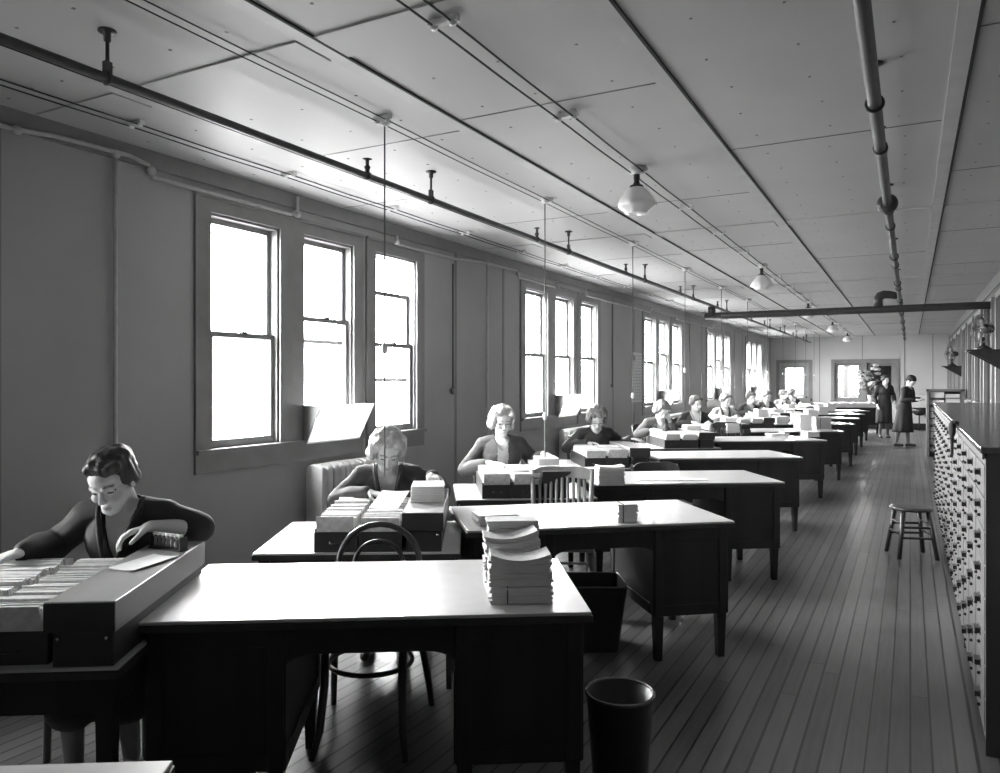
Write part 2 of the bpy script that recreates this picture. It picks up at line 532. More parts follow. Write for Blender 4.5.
m.lohi((-.06, -.03, 0), (.06, .12, hh)); m.lohi((-hw - .12, -.06, -.05), (hw + .12, .1, 0)); m.lohi((-hw, -.03, -.1), (hw, .02, -.05))
m.build('window_casing', M['doorpaint'], t)
for x0, x1 in ((-hw, -.06), (.06, hw)):
    s = MB(); q = .12
    s.lohi((x0, .06, 0), (x0 + q, .1, hh)); s.lohi((x1 - q, .06, 0), (x1, .1, hh)); s.lohi((x0 + q, .06, 0), (x1 - q, .1, .08)); s.lohi((x0 + q, .06, hh - .12), (x1 - q, .1, hh))
    so = s.build('sash', M['doorpaint'], t)
    MB().lohi((x0 + q, .077, .08), (x1 - q, .083, hh - .12)).build('pane', M['glass'], so)
# dark box added outside to shade the right half of that window
m = MB(); m.lohi((-1.32, YF + .14, 2.35), (.3, YF + 2.2, 2.45)); m.lohi((-1.32, YF + 2.1, -.7), (.3, YF + 2.2, 2.35)); m.lohi((.2, YF + .14, -.7), (.3, YF + 2.1, 2.35)); m.lohi((-1.32, YF + .9, -.7), (-1.24, YF + 2.1, 2.35))
tag(m.build('added_shade_box', M['bark']), kind='structure')
# the yard seen through it
tag(MB().lohi((-14, YF + .5, -.9), (6, YF + 40, -.7)).build('yard_ground', M['soil']), kind='structure')
tag(MB().lohi((-7, YF + 8, -.75), (-1.2, YF + 8.4, .95)).build('yard_wall', M['soil']), kind='structure')
tr = MB(); tr.tube([(-2.13, YF + 5, -.8), (-2.18, YF + 5, 1.4), (-2.08, YF + 5.1, 3.2), (-2.4, YF + 5, 5)], [.16, .12, .11, .1], 12)
tr.tube([(-2.1, YF + 5.1, 2.8), (-1.3, YF + 5.2, 4.4)], [.09, .05], 8)
tag(tr.build('tree_trunk', M['bark']), 'dark bare tree trunk seen through the left pane of the far double window', 'tree')

# window draught boards at the middle windows
for gi, g in enumerate(GY):
    a, b = OPEN[1]
    y0, y1 = g + a, g + b
    t = thing('draught_board', ['white slanted draught board at the sill behind the second woman, nearest windows',
        'white slanted draught board at the second bank of windows, behind the fourth woman',
        'white slanted draught board at the third bank of windows, above the fifth woman',
        'white slanted draught board at the fourth bank of windows from the camera',
        'white slanted draught board at the farthest bank of windows'][gi], 'draught board', (XL + .02, y0, WZ0 - .03), 0, 'draught boards on the middle window sills')
    L_ = y1 - y0 + .02; dx, dz, th = .16, .30, .012
    m = MB(); m.prism([(.04, 0), (.04 + dx, dz), (.04 + dx - .003, dz + .002), (.04 - .003, .002)], 'y', -.01, L_)
    m.build('board', M['frosted'], t)
    for y in (-.012, L_):
        MB().prism([(.0, 0), (.035, 0), (.028 + dx, dz), (0, dz)], 'y', y - .006, y + .006).build('end_bracket', M['sash'], t)

# ------------------------------------------------------------------ radiators
def radiator(g, label):
    t = thing('radiator', label, 'radiator', (XL + .17, g + .86, 0), 0, 'radiators under the windows')
    s = MB()
    prof = []
    for k in range(13):
        a = pi * k / 12
        prof.append((.085 * cos(a), .86 + .05 * sin(a)))
    s.prism([(-.085, .12)] + [(.085, .12)] + prof, 'y', -.026, .026)
    first = None
    for i in range(15):
        if first is None:
            first = s.build('section', M['radiator'], t, .012); o = first
        else:
            o = first.copy(); COL.objects.link(o); o.parent = t
        o.location = (0, i * .072, 0)
    for y in (0, 14 * .072):
        MB().box((0, y, .06), (.12, .05, .12), taper=1.2).build('foot', M['radiator'], t)
    MB().tube([(0, 15 * .072 - .04, .16), (0, 15 * .072 + .08, .16), (0, 15 * .072 + .1, .12), (0, 15 * .072 + .1, .005)], .018).build('supply_pipe', M['conduit'], t)
RL = ['cast iron radiator under the nearest windows, behind the second woman', 'cast iron radiator under the second bank of windows, behind the fourth woman',
      'cast iron radiator under the third bank of windows', 'cast iron radiator under the fourth bank of windows', 'cast iron radiator under the farthest bank of windows']
for g, l in zip(GY, RL): radiator(g, l)

# ------------------------------------------------------------------ pipes, wires, lamps
def main_pipe(x, z, r, label, hang, heads, y0, y1, nm='sprinkler_pipe'):
    t = thing(nm, label, 'pipe', (x, 0, z))
    MB().tube([(0, y0 + (y1 - y0) * k / 12, 0) for k in range(13)], r, 14).build('pipe', M['pipe'], t)
    for y in hang:
        m = MB(); m.tube([(0, y, r * .8), (0, y, ZC - z)], .008, 8)
        m.lathe([(.0, ZC - z - .05), (.014, ZC - z - .045), (.016, ZC - z - .012), (.036, ZC - z - .008), (.036, ZC - z)], 14, c=(0, y, 0))
        m.tube([(r * 1.25 * cos(a * pi / 8), y, r * 1.25 * sin(a * pi / 8)) for a in range(16)], .007, 6, closed=True)
        m.box((0, y, r + .022), (.022, .03, .05))
        m.build('hanger', M['pipe'], t)
    for y in heads:
        m = MB(); m.tube([(0, y, r * .6), (0, y, r + .03)], .014, 8)
        m.lathe([(.016, r + .02), (.02, r + .035), (.01, r + .045), (.012, r + .075), (.03, r + .082), (.004, r + .09)], 12, c=(0, y, 0))
        m.tube([(0, y - r * .9, 0), (0, y + r * .9, 0)], r * 1.3, 12)
        m.build('sprinkler_head', M['pipe'], t)
    return t
t1 = main_pipe(-2.87, 2.776, .0195, 'long dark sprinkler pipe under the ceiling above the row of clerks', [1.96 + 2.37 * k for k in range(11)], [1.28 + 2.36 * k for k in range(11)], YN + .02, 26.8)
t2 = main_pipe(-.14, 2.79, .029, 'dark sprinkler pipe under the ceiling over the aisle', [1.4 + 2.4 * k for k in range(1, 11)], [2.2 + 2.35 * k for k in range(11)], YN + .02, 26.6)
m = MB(); m.lathe([(.03, -.03), (.05, -.028), (.068, -.012), (.068, .012), (.05, .028), (.03, .03)], 18, mx=Matrix.Translation((0, 6.0, 0)) @ Matrix.Rotation(pi / 2, 4, 'X'))
m.build('flange_coupling', M['pipe'], t2)
t = thing('cross_main_pipe', 'thick dark pipe crossing the room below the ceiling', 'pipe', (0, 12.65, 2.60))
MB().tube([(-2.98 + 4.02 * k / 8, 0, 0) for k in range(9)], .055, 16).build('pipe', M['pipe'], t)
MB().tube([(-2.87, 0, 0), (-2.87, 0, .1), (-2.87, 0, .15)], .06, 14).build('tee_fitting', M['pipe'], t)
m = MB(); m.tube([(-.42, 0, .04), (-.42, 0, .16), (-.39, 0, .20), (-.34, 0, .22), (-.27, 0, .215), (-.16, 0, .19)], [.07, .062, .066, .062, .058, .05], 14)
m.build('elbow_fitting', M['pipe'], t)

# two-wire knob lines
def wire_line(x, gapx, z, r, label, y0, y1, step, first):
    t = thing('ceiling_wires', label, 'wires', (x, 0, z))
    for s in (-1, 1):
        pts = []
        k = 0; y = y0
        while y < y1:
            pts.append((s * gapx / 2, y, -.004 * (1 - cos(2 * pi * (y - first) / step)) / 2)); y += step / 6
        pts.append((s * gapx / 2, y1, 0))
        MB().tube(pts, r, 6).build('wire', M['wire'], t)
    y = first
    m0 = None
    while y < y1:
        if m0 is None:
            m = MB()
            m.box((0, 0, .012), (gapx + .05, .03, .022))
            for s in (-1, 1): m.lathe([(.014, -.012), (.018, 0), (.013, .01), (.018, .022), (.014, .04)], 10, c=(s * gapx / 2, 0, 0))
            m0 = m.build('porcelain_cleat', M['porcelain'], t); o = m0
        else:
            o = m0.copy(); COL.objects.link(o); o.parent = t
        o.location = (0, y, 0); y += step
wire_line(-1.6, .085, 2.935, .005, 'pair of black wires on cleats along the ceiling carrying the hanging lamps', YN + .05, 26.5, 1.2, 1.3)
wire_line(-2.50, .06, 2.945, .0032, 'pair of thin wires on the ceiling feeding the drop cords', YN + .05, 26.5, 2.1, 1.2)
wire_line(-3.74, .07, 2.945, .004, 'pair of wires on the ceiling nearest the window wall', YN + .05, 26.5, 1.17, 1.55)

def lamp(y, label, x=-1.6):
    t = thing('hanging_lamp', label, 'lamp', (x, y, ZC), 0, 'milk glass lamps on the ceiling')
    m = MB(); m.lathe([(.0, 0), (.04, -.002), (.05, -.02), (.03, -.05), (.012, -.055), (.012, -.07)], 16); m.build('rosette', M['porcelain'], t)
    m = MB(); m.lathe([(.0, -.04), (.018, -.042), (.022, -.075), (.018, -.10), (.024, -.115), (.03, -.125), (.045, -.128), (.05, -.15), (.0, -.155)], 16); m.build('socket', M['brass'], t)
    wv = lambda i, tt: (.0, .0, .01, .015, .03, .05, .03, .02)[min(i, 7)] * cos(8 * tt)
    m = MB(); m.lathe([(.045, -.14), (.062, -.15), (.09, -.185), (.115, -.225), (.128, -.255), (.112, -.275), (.085, -.288), (.072, -.312), (.05, -.316), (.0, -.317)], 40, wave=wv)
    m.build('glass_shade', M['shade'], t)
    MB().tube([(.055, 0, -.13), (.11, .0, -.2), (.135, 0, -.25), (.135, 0, -.27)], .0022, 6).build('pull_chain', M['chrome'], t)
LL = ['nearest milk glass lamp hanging from the ceiling', 'second milk glass ceiling lamp, above the cross pipe', 'third milk glass ceiling lamp, just below the cross pipe',
      'fourth milk glass ceiling lamp from the camera', 'farthest milk glass ceiling lamp, near the end wall']
for k, l in enumerate(LL): lamp(4.88 + 4.83 * k, l)

# painted conduit on the window wall
def conduit(pts, label, r=.013, fit=()):
    t = thing('wall_conduit', label, 'pipe', (XL + .035, 0, 0))
    MB().tube(pts, r, 10).build('pipe', M['conduit'], t)
    for p in fit: MB().ell(p, (.028, .032, .028), 10).build('elbow_fitting', M['conduit'], t)
conduit([(0, YN + .1, 2.86), (0, 2.3, 2.86), (0, 2.5, 2.885), (.01, 2.95, 2.89), (0, 3.08, 2.87), (0, 3.12, 2.80), (0, 4.3, 2.80), (.02, 4.35, 2.83), (.02, 4.35, 2.94)], 'pale conduit bending over the top of the nearest windows', fit=[(0, 2.3, 2.86), (0, 3.1, 2.84), (.02, 4.35, 2.81)])
conduit([(0, 2.86, 2.88), (0, 2.86, 1.6), (0, 2.86, .17)], 'pale upright conduit on the wall left of the nearest windows', fit=[(0, 2.86, 2.88)])
conduit([(.02, 5.62, 2.86), (.02, 5.62, 2.82), (0, 5.66, 2.79), (0, 6.6, 2.79), (0, 7.2, 2.84), (0, 8.05, 2.85), (0, 8.1, 2.77), (0, 9.15, 2.77), (.02, 9.2, 2.86)], 'pale conduit running from the nearest to the second bank of windows', fit=[(.02, 5.62, 2.80), (0, 7.33, 2.84), (0, 8.08, 2.82), (.02, 9.2, 2.79)])
conduit([(0, 7.33, 2.84), (0, 7.33, 1.6), (0, 7.33, .17)], 'pale upright conduit between the first and second banks of windows')
conduit([(.02, 10.2, 2.86), (0, 10.25, 2.77), (0, 13.3, 2.77), (.02, 13.4, 2.86)], 'pale conduit between the second and third banks of windows', fit=[(.02, 10.2, 2.79)])
conduit([(.02, 15.0, 2.86), (0, 15.05, 2.77), (0, 18.2, 2.77), (.02, 18.3, 2.86)], 'pale conduit between the third and fourth banks of windows', fit=[(.02, 15.0, 2.79)])
def wall_cord(y, label, z0, z1):
    t = thing('hanging_plug_cord', label, 'cord', (XL + .03, y, 0))
    MB().tube([(0, 0, z1), (0, 0, z0)], .007, 8).build('cord', M['wire'], t)
    MB().lathe([(.0, z0 - .07), (.022, z0 - .06), (.026, z0 - .02), (.014, z0)], 12).build('plug', M['sash'], t)
wall_cord(6.62, 'dark cord with a plug hanging on the wall right of the nearest windows', 1.47, 2.74)
wall_cord(11.35, 'dark cord with a plug hanging on the wall right of the second bank of windows', 1.5, 2.74)

# drop cords
def drop_cord(y, z0, zs, label, x=-2.5, sway=0.0):
    t = thing('drop_cord', label, 'cord', (x, y, 0), 0, 'drop cords from the ceiling to the tables')
    MB().lathe([(.0, ZC), (.034, ZC - .001), (.036, ZC - .02), (.02, ZC - .045), (.0, ZC - .05)], 14).build('rosette', M['porcelain'], t)
    MB().tube([(0, 0, ZC - .04), (0, 0, zs), (sway * .5, 0, (zs + z0) / 2), (sway, 0, z0)], .0042, 6).build('cord', M['cord'], t)
    MB().lathe([(.0, zs - .06), (.013, zs - .055), (.018, zs - .03), (.013, zs - .003), (.0, zs)], 12).build('switch', M['porcelain'], t)
    return t
DY = [3.32, 5.37, 7.5, 9.55, 11.65, 13.75, 15.85, 17.95, 20.05, 22.15, 24.2]
DZ0 = [1.02, .93, .98, 1.15, 1.2, 1.3, 1.4, 1.5, 1.5, 1.5, 1.5]
DZS = [1.75, 1.30, 1.42, 1.7, 1.7, 1.72, 1.72, 1.72, 1.72, 1.72, 1.72]
DL = ['nearest drop cord with a switch, hanging in front of the second woman', 'drop cord hanging down to the hand of the fair-haired woman', 'drop cord hanging beside the fourth woman, left of the wall chart',
      'fourth drop cord from the camera', 'fifth drop cord from the camera', 'sixth drop cord from the camera', 'seventh drop cord from the camera', 'eighth drop cord from the camera',
      'third drop cord from the far end wall', 'second drop cord from the far end wall', 'drop cord closest to the far end wall']
for y, z0, zs, l in zip(DY, DZ0, DZS, DL): drop_cord(y, z0, zs, l)

# wall chart
t = thing('wall_chart', 'tall pale paper chart hung on the wall before the third bank of windows', 'chart', (XL + .012, 12.38, .0))
MB().lohi((-.006, 0, 1.17), (.004, .52, 2.02)).build('sheet', M['chart'], t)
m = MB()
for k in range(15): m.lohi((.004, .03, 1.22 + k * .053), (.0055, .49, 1.226 + k * .053))
for y in (.03, .17, .26, .38, .484): m.lohi((.004, y, 1.2), (.0055, y + .006, 1.99))
m.lohi((.004, .05, 1.88), (.0055, .14, 1.97))
m.build('ruled_lines', M['ink'], t)

# ------------------------------------------------------------------ desks and tables
ROWS = [(-.927, .40, 32), (-.947, 2.41, 32.6), (-.858, 4.34, 39), (-.848, 6.19, 33.5), (-.96, 8.285, 34), (-.95, 10.75, 34),
        (-.89, 12.8, 34), (-.86, 15.0, 34), (-.9, 17.2, 34), (-.91, 19.4, 34), (-.9, 21.5, 34), (-.75, 24.5, 34)]
def loc(k, x, y, z=0.0):
    px, py, a = ROWS[k]; a = R(a)
    return Vector((px + x * cos(a) - y * sin(a), py + x * sin(a) + y * cos(a), z))
DW, DD, DH = 1.5, .78, .765

def leg_mb(x, y, z1, w=.052, t=.72):
    return MB().lohi((x - w / 2, y - w / 2, 0), (x + w / 2, y + w / 2, z1), taper=t)

def make_desk(label):
    t = thing('office_desk', label, 'desk', (0, 0, 0), 0, 'flat-topped desks along the aisle')
    m = MB(); m.lohi((-DW, 0, DH - .012), (0, DD, DH))
    m.build('writing_surface', M['desktop'], t, .003)
    m = MB(); m.lohi((-DW - .004, -.004, DH - .036), (.004, DD + .004, DH - .012)); m.build('top_edge', M['desktopedge'], t, .003)
    for x0, x1 in ((-DW + .03, -DW + .47), (-.46, -.03)):
        p = MB(); p.lohi((x0, .03, .25), (x1, DD - .03, DH - .036))
        # framed panels
        for q in ((.03 - .008, .03),):
            p.lohi((x0, q[0], .25), (x0 + .05, q[1], DH - .036)); p.lohi((x1 - .05, q[0], .25), (x1, q[1], DH - .036))
            p.lohi((x0 + .05, q[0], .25), (x1 - .05, q[1], .31)); p.lohi((x0 + .05, q[0], DH - .10), (x1 - .05, q[1], DH - .036))
        for xx, s in ((x0, -1), (x1, 1)):
            xa, xb = (xx - .007, xx) if s < 0 else (xx, xx + .007)
            p.lohi((xa, .03, .25), (xb, .09, DH - .036)); p.lohi((xa, DD - .09, .25), (xb, DD - .03, DH - .036)); p.lohi((xa, .09, .25), (xb, DD - .09, .31))
        pe = p.build('pedestal', M['desk'], t, .003)
        for i in range(3):
            d = MB(); z = .27 + i * .148
            d.lohi((x0 + .02, DD - .03, z), (x1 - .02, DD - .012, z + .138))
            d.tube([((x0 + x1) / 2 - .05, DD - .012, z + .075), ((x0 + x1) / 2 - .05, DD + .012, z + .07), ((x0 + x1) / 2 + .05, DD + .012, z + .07), ((x0 + x1) / 2 + .05, DD - .012, z + .075)], .006, 6)
            d.build('drawer', M['desk'], pe)
        for x in (x0 + .03, x1 - .03):
            for y in (.06, DD - .06): leg_mb(x, y, .252).build('leg', M['desk'], t)
    a = MB(); x0, x1 = -DW + .47, -.46
    a.lohi((x0, .035, .635), (x1, .057, DH - .036))
    for xx, s in ((x0, 1), (x1, -1)):
        poly = [(xx, .635)] + [(xx + s * (.1 - .1 * cos(q)), .635 - .05 * (1 - sin(q))) for q in [pi / 2 * j / 6 for j in range(6, -1, -1)]]
        a.prism(poly, 'y', .035, .057)
    a.build('apron', M['desk'], t)
    MB().lohi((x0, DD - .06, .66), (x1, DD - .04, DH - .036)).build('drawer_rail', M['desk'], t)
    return t
DLAB = ['desk of which only a bright top corner shows at the lower left edge', 'large desk in the foreground with a stack of paper bundles on its bright top',
        'desk behind the foreground desk, with a square waste bin in its kneehole', 'third desk, behind the slat-back chair, with thick bundles on its left end',
        'desk with a clear bright top standing left of the stool', 'desk with scattered papers standing beyond the clear-topped desk',
        'sixth full desk along the aisle, with a paper block on top', 'seventh full desk along the aisle from the camera', 'eighth full desk along the aisle from the camera',
        'ninth full desk along the aisle from the camera', 'tenth full desk along the aisle, last but one', 'farthest desk, edged with a row of upright white cards']
d0 = make_desk(DLAB[0])
for k in range(len(ROWS)):
    o = d0 if k == 0 else dup(d0, label=DLAB[k])
    o.location = (ROWS[k][0], ROWS[k][1], 0); o.rotation_euler = (0, 0, R(ROWS[k][2]))

TH, TW, TD = .695, 1.02, .84
TROW = {1: (-1.475, -.2, 32.6), 2: None}
def tframe(k):
    if k == 2: return Vector((-1.97, 3.23, 0)), R(30.5)
    return loc(k, -1.51 if k != 1 else -1.468, -.2), R(ROWS[k][2])
def tloc(k, x, y, z=0.0):
    p, a = tframe(k)
    return Vector((p.x + x * cos(a) - y * sin(a), p.y + x * sin(a) + y * cos(a), z))
def make_table(label):
    t = thing('work_table', label, 'table', (0, 0, 0), 0, 'low work tables of the clerks')
    MB().lohi((-TW, 0, TH - .01), (0, TD, TH)).build('work_surface', M['desktop'], t, .002)
    MB().lohi((-TW - .003, -.003, TH - .035), (.003, TD + .003, TH - .01)).build('top_edge', M['desktopedge'], t, .002)
    a = MB(); a.lohi((-TW + .05, .035, TH - .15), (-.05, .055, TH - .035)); a.lohi((-TW + .05, TD - .055, TH - .15), (-.05, TD - .035, TH - .035))
    a.lohi((-TW + .035, .05, TH - .15), (-TW + .055, TD - .05, TH - .035)); a.lohi((-.055, .05, TH - .15), (-.035, TD - .05, TH - .035))
    a.build('apron', M['desk'], t)
    for x in (-TW + .05, -.05):
        for y in (.05, TD - .05): leg_mb(x, y, TH - .035, .055, .65).build('leg', M['desk'], t)
    return t
wdesc = ['', 'nearest woman', 'second woman', 'fair-haired woman', 'woman in the dark smock', 'fifth woman', 'sixth woman', 'seventh woman', 'eighth woman', 'ninth woman', 'tenth woman', 'farthest seated woman']
t0 = None
NROW = 11
for k in range(1, NROW + 1):
    lab = 'low work table in front of the ' + wdesc[k]
    if t0 is None: t0 = make_table(lab); o = t0
    else: o = dup(t0, label=lab)
    p, a = tframe(k); o.location = p; o.rotation_euler = (0, 0, a)

# card trays, index cards and long boxes
def make_tray(label, w=.215, d=.72):
    t = thing('card_tray', label, 'tray', (0, 0, 0), 0, 'open card trays on the work tables')
    b = MB(); b.lohi((-w / 2, 0, 0), (w / 2, d, .012)); b.lohi((-w / 2, 0, 0), (-w / 2 + .012, d, .115)); b.lohi((w / 2 - .012, 0, 0), (w / 2, d, .115)); b.lohi((-w / 2 + .012, d - .012, 0), (w / 2 - .012, d, .13))
    b.build('tray_box', M['boxdark'], t, .002)
    MB().lohi((-w / 2, -.014, 0), (w / 2, 0, .10)).build('front', M['boxdark'], t, .002)
    m = MB(); m.tube([(-.03, -.014, .05), (-.03, -.03, .045), (.03, -.03, .045), (.03, -.014, .05)], .004, 6); m.build('pull', M['brass'], t)
    return t
def make_cards(label, w=.185, d=.66, n=60, h=.165, seed=1, lean=.28):
    rn = random.Random(seed)
    m = MB()
    for i in range(n):
        y = .015 + d * i / n + rn.uniform(0, .004)
        hh = h + rn.uniform(-.004, .004) + (.006 if i % 9 == 0 else 0) + .007 * sin(i * .55 + seed)
        le = -lean * hh * (1 - .35 * i / n) + rn.uniform(-.003, .003)
        x = rn.uniform(-.004, .004); th = d / n * rn.uniform(.8, 1.0)
        vs = [(x - w / 2, y, .013), (x + w / 2, y, .013), (x + w / 2, y + th, .013), (x - w / 2, y + th, .013)]
        vs += [(a, b + le, hh) for a, b, _ in vs]
        m.add(vs, [(3, 2, 1, 0), (4, 5, 6, 7), (0, 1, 5, 4), (1, 2, 6, 5), (2, 3, 7, 6), (3, 0, 4, 7)], 1 if i % 9 == 0 else 0)
    me = m.mesh('index_cards', [M['card'], M['cardedge']])
    return me
def make_box(label):
    t = thing('card_file_box', label, 'file box', (0, 0, 0), 0, 'long closed file boxes on the work tables')
    MB().lohi((-.205, 0, .105), (0, .85, .197)).build('upper_case', [M['boxwood']], t, .003)
    MB().lohi((-.205, -.006, .107), (0, 0, .195)).build('end_panel', [M['boxdark']], t, .002)
    MB().lohi((-.185, .01, 0), (-.01, .84, .105)).build('lower_case', [M['boxdark']], t, .003)
    for x in (-.17, -.03): MB().ell((x, .008, .085), .007, 8).build('screw', M['chrome'], t)
    return t
tr0 = bx0 = None
cm = [make_cards('c', seed=s) for s in (1, 2, 3)]
widecards = make_cards('c', w=.30, d=.70, n=60, h=.165, seed=4)
TOFF = {1: 0, 2: -.075, 3: -.19, 4: -.14}
for k in range(1, NROW + 1):
    p, a = tframe(k)
    to = TOFF.get(k, -.08)
    xs = [-.325, -.62] if k == 1 else [-.32 + to, -.54 + to]
    for j, x in enumerate(xs):
        lab = 'card tray %s, table of the %s' % (('next to the file box', 'away from the file box')[j], wdesc[k])
        if k == 1 and j == 1: o = make_tray(lab, .33, .75)
        elif tr0 is None: tr0 = make_tray(lab); o = tr0
        else: o = dup(tr0, label=lab)
        y = .05 if k == 1 else .03
        o.location = tloc(k, x, y, TH); o.rotation_euler = (0, 0, a)
        c = link('index_cards', widecards if (k == 1 and j == 1) else cm[(k + j) % 3])
        c.location = tloc(k, x, y, TH); c.rotation_euler = (0, 0, a)
        tag(c, 'white index cards packed in the tray %s of the %s' % (('beside the file box', 'away from the file box')[j], wdesc[k]), 'index cards', 'index cards standing in the trays', 'stuff')
    lab = 'long dark wooden file box on the table of the ' + wdesc[k]
    if bx0 is None: bx0 = make_box(lab); o = bx0
    else: o = dup(bx0, label=lab)
    o.location = tloc(k, -.006 + to, .0, TH); o.rotation_euler = (0, 0, a)
    if k == 1: o['label'] = 'long wooden file box with a stamp rack on it, left of the foreground desk'

# paper bundles
def bundle_mesh(w, d, h, n, seed, sag=0.0, jit=.006, tilt=0.0, sheetmat='manila'):
    rn = random.Random(seed); m = MB()
    S = 8
    th = h / n
    for i in range(n):
        dx, dy = rn.uniform(-jit, jit), rn.uniform(-jit, jit)
        ww, dd = w * rn.uniform(.96, 1.0), d * rn.uniform(.95, 1.0)
        f = (i + 1) / n
        def zz(s, base, ff): return base + sag * ff * ((2 * s - 1) ** 2) + tilt * ff * s
        vs = []
        for s in range(S + 1):
            t_ = s / S
            x = dx - ww / 2 + ww * t_
            for y in (dy - dd / 2, dy + dd / 2):
                vs.append((x, y, zz(t_, i * th, i / n) )); vs.append((x, y, zz(t_, (i + .93) * th, f)))
        fs = []
        for s in range(S):
            a = s * 4; b = a + 4
            fs += [(a, b, b + 1, a + 1), (a + 2, a + 3, b + 3, b + 2), (a + 1, b + 1, b + 3, a + 3), (a, a + 2, b + 2, b)]
        fs += [(0, 1, 3, 2), (S * 4, S * 4 + 2, S * 4 + 3, S * 4 + 1)]
        m.add(vs, fs, 0)
    return m.mesh('paper_bundle', [M[sheetmat]])
def place_bundle(k, x, y, z, w, d, h, n, label, rz=0, sag=0, tilt=0, group=None, table=False, mat_='manila', cat='paper bundle', name='paper_bundle', seed=None, jit=.006, tie=False):
    me = bundle_mesh(w, d, h, n, seed if seed is not None else int(abs(x * 1000 + y * 77 + k * 13 + z * 999)), sag, jit, tilt, mat_)
    me.name = name
    o = link(name, me)
    o.location = tloc(k, x, y, z) if table else loc(k, x, y, z)
    o.rotation_euler = (0, 0, (tframe(k)[1] if table else R(ROWS[k][2])) + rz)
    tag(o, label, cat, group)
    if tie:
        s = MB(); x = -w * .22
        s.lohi((x - .002, -d / 2 - .004, 0), (x + .002, d / 2 + .004, h + .004)); s.build('string', M['cord'], o)
    return o
Z = DH + .001
def uvloc(k, u, v, z=DH):
    p = at(u, v, z); px, py, a = ROWS[k]; a = R(a)
    d = Vector((p.x - px, p.y - py))
    return d.x * cos(a) + d.y * sin(a), -d.x * sin(a) + d.y * cos(a)
G1 = 'paper bundles stacked on the foreground desk'
x, y = uvloc(1, 521, 604); y += .06
place_bundle(1, x, y, Z, .222, .125, .058, 9, 'bottom bundle of the front paper stack on the foreground desk', 0.02, 0, 0, G1, tie=True)
place_bundle(1, x, y + .003, Z + .0595, .225, .125, .045, 7, 'middle bundle of the front paper stack on the foreground desk', -0.015, .003, 0, G1)
place_bundle(1, x - .002, y, Z + .108, .216, .125, .042, 7, 'top bundle with upturned corners on the front paper stack', 0.0, .022, 0, G1)
yb = y + .17
place_bundle(1, x - .012, yb, Z, .205, .125, .075, 10, 'lowest bundle of the rear paper stack on the foreground desk', .03, 0, 0, G1)
place_bundle(1, x - .016, yb, Z + .0765, .205, .125, .05, 8, 'middle bundle of the rear paper stack on the foreground desk', -.03, .0, .0, G1)
place_bundle(1, x - .016, yb, Z + .1285, .205, .125, .055, 8, 'sagging bundle of the rear paper stack on the foreground desk', .02, .02, .018, G1)
place_bundle(1, x + .0, yb + .13, Z, .205, .11, .235, 22, 'tall pale bundle standing behind the rear paper stack', .01, 0, 0, G1)
# second desk
x, y = uvloc(2, 628, 523); place_bundle(2, x, y + .05, Z, .115, .09, .10, 12, 'small pale paper block standing alone on the second desk', 0, 0, 0, tie=True)
x, y = uvloc(2, 499, 527); place_bundle(2, x, y + .1, Z, .22, .16, .06, 7, 'low pile of loose cards at the left end of the second desk', .1, 0, 0, jit=.012, mat_='paper')
# third desk
x, y = uvloc(3, 617, 486)
place_bundle(3, x - .04, y + .07, Z, .20, .13, .075, 12, 'lower bundle of the thick stack on the third desk', 0, 0, 0)
place_bundle(3, x - .04, y + .07, Z + .0765, .20, .13, .06, 10, 'upper bundle of the thick stack on the third desk', .03, .01, 0)
x, y = uvloc(3, 590, 478); place_bundle(3, x, y + .10, Z, .17, .12, .07, 9, 'pale bundle at the far left end of the third desk', .05, 0, 0)
x, y = uvloc(3, 672, 480); place_bundle(3, x, y, Z, .55, .10, .006, 2, 'long narrow paper strip lying on the third desk', -.05, 0, 0, mat_='paper', name='paper_strip', cat='paper', jit=.001)
# fifth desk
G5 = 'papers on the fifth desk'
x, y = uvloc(5, 733, 433); place_bundle(5, x, y + .05, Z, .19, .13, .14, 14, 'upright grey block of papers at the left of the fifth desk', 0, 0, 0, G5)
x, y = uvloc(5, 716, 436); place_bundle(5, x - .05, y + .05, Z, .18, .12, .05, 4, 'dark low packet left of the grey block on the fifth desk', 0, 0, 0, G5, mat_='dressgrey')
x, y = uvloc(5, 746, 433); place_bundle(5, x, y + .02, Z, .12, .10, .05, 5, 'small dark packet right of the grey block on the fifth desk', .1, 0, 0, G5, mat_='dressgrey')
x, y = uvloc(5, 778, 436); place_bundle(5, x, y + .03, Z, .28, .16, .035, 4, 'flat white packet in the middle of the fifth desk', .1, 0, 0, G5, mat_='paper')
x, y = uvloc(5, 786, 436); place_bundle(5, x + .05, y + .16, Z, .12, .10, .05, 5, 'small grey packet in the middle of the fifth desk', .4, 0, 0, G5)
x, y = uvloc(5, 812, 437); place_bundle(5, x, y + .05, Z, .2, .14, .07, 6, 'crumpled white packet near the aisle end of the fifth desk', .2, .01, 0, G5, mat_='paper', jit=.01)
# sixth and following desks
G6 = 'papers on the far desks'
x, y = uvloc(6, 823, 429); place_bundle(6, x, y + .05, Z, .26, .15, .19, 16, 'tall grey paper block near the aisle on the sixth desk', 0, 0, 0, G6, tie=True)
x, y = uvloc(6, 806, 430); place_bundle(6, x, y + .1, Z, .2, .2, .24, 18, 'white paper stack left of the tall grey block on the sixth desk', 0, 0, 0, G6, mat_='paper')
for k, us in ((7, (805, 822)), (8, (812, 828)), (9, (815, 830)), (10, (820, 836))):
    for j, u in enumerate(us):
        x = -1.25 + .35 * j
        place_bundle(k, x, .3, Z, .24, .18, .13 + .04 * j, 10, '%s paper stack on the %s desk along the aisle' % (('left', 'right')[j], ORD[k - 1]), .1 * j, 0, 0, G6, mat_=('paper', 'manila')[j])
